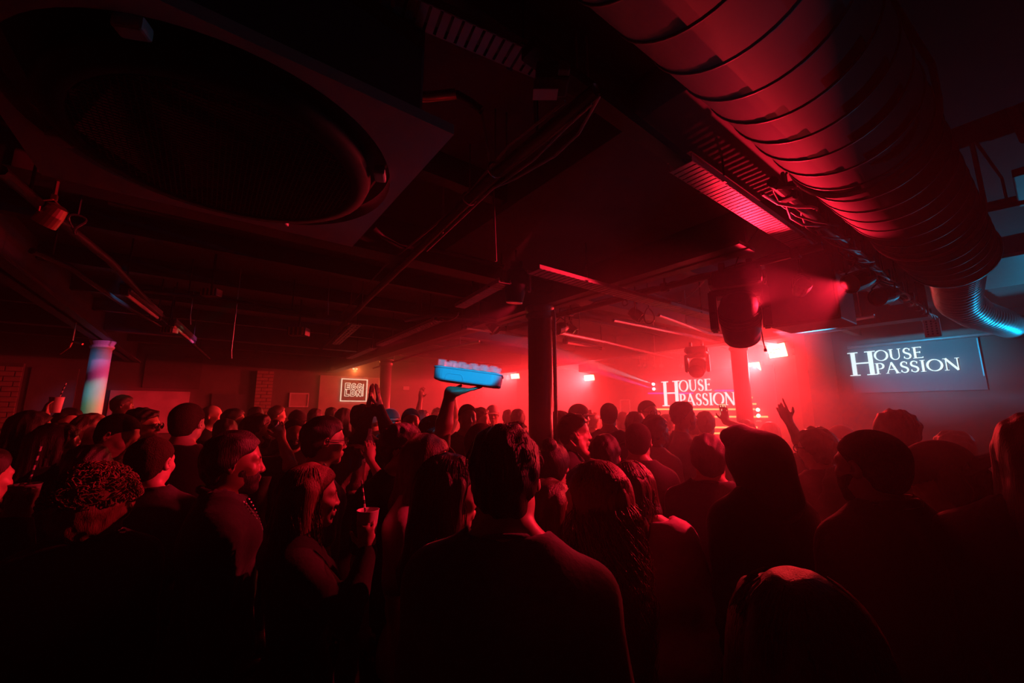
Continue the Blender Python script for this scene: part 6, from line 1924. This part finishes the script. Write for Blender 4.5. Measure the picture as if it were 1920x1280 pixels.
# ------------------------------------------------------------------ things held or worn
MT['cup_white'] = mat_p('white_paper_cup', (0.75, 0.72, 0.70), 0.5, noise=0.08, scale=20)
MT['cup_clear'] = mat_p('clear_glass', (0.9, 0.9, 0.9), 0.12, noise=0.02, alpha=0.13)
MT['straw_w'] = mat_p('straw_white', (0.8, 0.75, 0.75), 0.5, noise=0.05)
MT['straw_b'] = mat_p('straw_black', (0.03, 0.02, 0.02), 0.5, noise=0.05)
MT['drink'] = mat_p('dark_drink', (0.06, 0.02, 0.01), 0.1, noise=0.1, coat=0.5)
MT['phone_case'] = mat_p('patterned_case', (0.25, 0.16, 0.16), 0.4, noise=0.9, scale=70)
MT['phone_screen'] = mat_p('lit_phone_screen', (0.02, 0.02, 0.02), 0.2, noise=0.1, emit=(1.0, 0.62, 0.38), emit_s=0.9)

def cup(c, r, h, label, mat='cup_white', straw=None, tilt=None):
    e = empty('cup', c, 0, label, 'cup', 'drinks in hands')
    if tilt:
        e.rotation_euler = tilt
    bm = bmesh.new(); bm_lathe(bm, [(r * 0.72, -h / 2), (r * 0.78, -h / 2 + 0.004), (r, h / 2 - 0.003), (r * 1.05, h / 2), (r * 0.97, h / 2), (r * 0.9, h / 2 - 0.02), (r * 0.72, -h / 2 + 0.012)], 20); mesh_obj('cup_wall', bm, MT[mat], e, True)
    bm = bmesh.new(); bm_lathe(bm, [(r * 0.80, -h * 0.1), (r * 0.93, h * 0.32)], 20); mesh_obj('drink', bm, MT['drink'], e)
    if straw:
        a = Vector((0, 0, -h * 0.1)); b = Vector(straw)
        n = 12
        for i in range(n):
            bm = bmesh.new(); bm_tube(bm, [a.lerp(b, i / n), a.lerp(b, (i + 1) / n)], 0.0038, 8)
            mesh_obj('straw_band', bm, MT['straw_w' if i % 2 else 'straw_b'], e)
    return e
def hand_at(key, k, along=0.085, palm=0.045):
    return FIG[key].hand(k, along, palm)
cup(hand_at('woman_profile', 1), 0.040, 0.11, 'pale tumbler with a striped straw held by the woman in profile', straw=tuple(RT * -0.035 + FW * 0.01 + UP * 0.16))
cup(hand_at('woman_smile', 1), 0.042, 0.12, 'white cup with a striped straw raised left of the rainbow-lit column', straw=tuple(RT * 0.05 + UP * 0.17))
cup(hand_at('edge_left', 1), 0.042, 0.11, 'tumbler with a dark straw held at the left edge', straw=tuple(RT * 0.03 + UP * 0.19))
cup(hand_at('man_drinking', 1), 0.040, 0.10, 'white cup tipped at the mouth of the man in profile', tilt=(0.2, -0.9, 0.3))
cup(hand_at('man_drink_right', 1), 0.036, 0.11, 'clear glass lifted beside the nearest column', mat='cup_clear')
c = hand_at('woman_bottle', 1)
e = empty('drink_bottle', c, 0, 'small glass bottle in the hand of the woman before the clapping person', 'bottle', 'drinks in hands')
bm = bmesh.new(); bm_lathe(bm, [(0.026, -0.09), (0.029, -0.08), (0.029, 0.03), (0.013, 0.075), (0.012, 0.11), (0.014, 0.115)], 18); mesh_obj('bottle_glass', bm, MT['cup_clear'], e, True)
bm = bmesh.new(); bm_lathe(bm, [(0.0295, -0.05), (0.0295, 0.01)], 18); mesh_obj('paper_band', bm, MT['cup_white'], e, True)

def phone(c, fdir, label, lit, w=0.074, h=0.15):
    e = empty('phone', c, 0, label, 'phone', 'phones in hands')
    f = frame_from(fdir)
    bm = bmesh.new(); bm_box(bm, (0, 0, 0), (w, 0.009, h), f, 0.006); body_ = mesh_obj('case', bm, MT['phone_case'], e)
    d = Vector(fdir).normalized()
    bm = bmesh.new(); bm_box(bm, d * -0.0052, (w * 0.9, 0.001, h * 0.93), f); mesh_obj('display', bm, MT['phone_screen' if lit else 'lens'], e)
    bm = bmesh.new(); bm_box(bm, d * 0.006 + (f @ Vector((w * 0.25, 0, h * 0.34))), (w * 0.36, 0.003, h * 0.2), f, 0.001); mesh_obj('camera_block', bm, MT['lens'], e)
    return e
phone(hand_at('woman_blond', -1, 0.10, 0.03), -FW + RT * 0.25, 'phone in a patterned case held up by the blond woman', False)
phone(hand_at('phone_filmer', 1, 0.11, 0.035), FW + RT * 0.2, 'phone with a bright screen raised in front of the stage', True, 0.062, 0.125)

# ---- blue tray with glasses
MT['tray_blue'] = mat_p('blue_tray', (0.02, 0.45, 0.55), 0.45, noise=0.05, scale=6)
hnd = hand_at('tray_bearer', -1, 0.05, 0.02)
tc_ = hnd + RT * 0.045 + FW * 0.05 + UP * 0.05
tilt_ax = Matrix.Rotation(math.radians(7.5), 3, FW)
f = tilt_ax @ frame_from(FW)
e = empty('serving_tray', tc_, 0, 'bright blue deep serving tray held high above the crowd', 'tray')
e.rotation_euler = f.to_euler()
def rounded(w, d, r, n=6):
    out = []
    for cx, cy, a0 in ((w / 2 - r, d / 2 - r, 0), (-w / 2 + r, d / 2 - r, 90), (-w / 2 + r, -d / 2 + r, 180), (w / 2 - r, -d / 2 + r, 270)):
        for k in range(n + 1):
            a = math.radians(a0 + 90 * k / n)
            out.append((cx + r * math.cos(a), cy + r * math.sin(a)))
    return out
TW, TD, TH = 0.345, 0.25, 0.062
bm = bmesh.new()
prof = [(0.94, 0.0, -TH / 2), (0.98, 0.0, -TH / 2 + 0.006), (1.0, 0, TH / 2), (0.965, 0, TH / 2), (0.95, 0, -TH / 2 + 0.018)]
rings = []
for sc_, _, z in prof:
    rings.append([bm.verts.new((x * sc_, y * sc_, z)) for x, y in rounded(TW, TD, 0.05)])
for i in range(len(rings) - 1):
    n = len(rings[i])
    for k in range(n):
        bm.faces.new((rings[i][k], rings[i][(k + 1) % n], rings[i + 1][(k + 1) % n], rings[i + 1][k]))
bm.faces.new(list(reversed(rings[0]))); bm.faces.new(rings[-1])
mesh_obj('tray_shell', bm, MT['tray_blue'], e)
bm = bmesh.new()
pts = [Vector((x, -TD / 2 * 0.99, z)) for x, z in ((-0.105, -TH / 2 + 0.008), (-0.098, -0.002), (-0.088, 0.004), (-0.03, 0.004), (-0.02, -0.002), (-0.014, -TH / 2 + 0.008))]
bm_tube(bm, pts, 0.003, 6); mesh_obj('grip_moulding', bm, MT['tray_blue'], e, True)
bm = bmesh.new()
bm_tube(bm, [Vector((x * 1.0, y * 1.0, TH / 2)) for x, y in rounded(TW, TD, 0.05) + [rounded(TW, TD, 0.05)[0]]], 0.005, 6, False); mesh_obj('rim', bm, MT['tray_blue'], e, True)
SHOT = None
gi = 0
ROWL = ('front row', 'middle row', 'back row')
COLL = ('leftmost', 'second from left', 'third from left', 'fourth from left', 'fifth from left', 'rightmost')
for iy in range(3):
    for ix in range(6):
        p = Vector((-0.140 + ix * 0.0535 + (0, 0.016, 0.004)[iy] + 0.004 * math.sin(ix * 2.3 + iy), -0.075 + iy * 0.072, -TH / 2 + 0.019))
        w_ = tc_ + f @ p
        g = empty('shot_glass', w_, 0, 'little glass of dark drink on the blue tray, %s of the %s' % (COLL[ix], ROWL[iy]), 'glass', 'glasses on the blue tray')
        g.rotation_euler = f.to_euler()
        if SHOT is None:
            bm = bmesh.new(); bm_lathe(bm, [(0.016, 0.0), (0.017, 0.003), (0.0225, 0.084), (0.0205, 0.084), (0.0155, 0.012)], 14); a_ = mesh_obj('glass_wall', bm, MT['cup_clear'], g, True)
            bm = bmesh.new(); bm_lathe(bm, [(0.0152, 0.013), (0.0188, 0.052)], 14); b_ = mesh_obj('drink', bm, MT['drink'], g)
            SHOT = (a_.data, b_.data)
        else:
            link(bpy.data.objects.new('glass_wall', SHOT[0]), g); link(bpy.data.objects.new('drink', SHOT[1]), g)

# ---- lettering on the black tee, chain of the man in profile
def chest_text(fig, body, size, x, z, mat):
    cu = bpy.data.curves.new('txt', 'FONT'); cu.body = body; cu.size = size; cu.extrude = 0.001
    t = bpy.data.objects.new('txt', cu); COL.objects.link(t)
    dg = bpy.context.evaluated_depsgraph_get()
    me = bpy.data.meshes.new_from_object(t.evaluated_get(dg))
    bpy.data.objects.remove(t)
    o = bpy.data.objects.new('lettering', me); me.materials.append(mat); link(o, fig.top)
    s_ = fig.s
    o.location = Vector(fig.T((x, 0.138 * s_, z * fig.H)))
    o.rotation_euler = (math.radians(82), 0, math.pi)
chest_text(FIG['man_sunglasses'], 'BA', 0.055, 0.075, 0.735, CLOTH['grey'])
fg = FIG['man_profile']
bm = bmesh.new()
for i in range(30):
    a = math.pi * (i / 29.0)
    p = fg.T((0.085 * math.cos(a), 0.055 + 0.085 * math.sin(a), fg.H * 0.845 - 0.14 * math.sin(a) ** 1.5))
    bmesh.ops.create_icosphere(bm, subdivisions=1, radius=0.0055, matrix=Matrix.Translation(Vector(p)))
mesh_obj('chain', bm, MT['galv'], fg.obj)
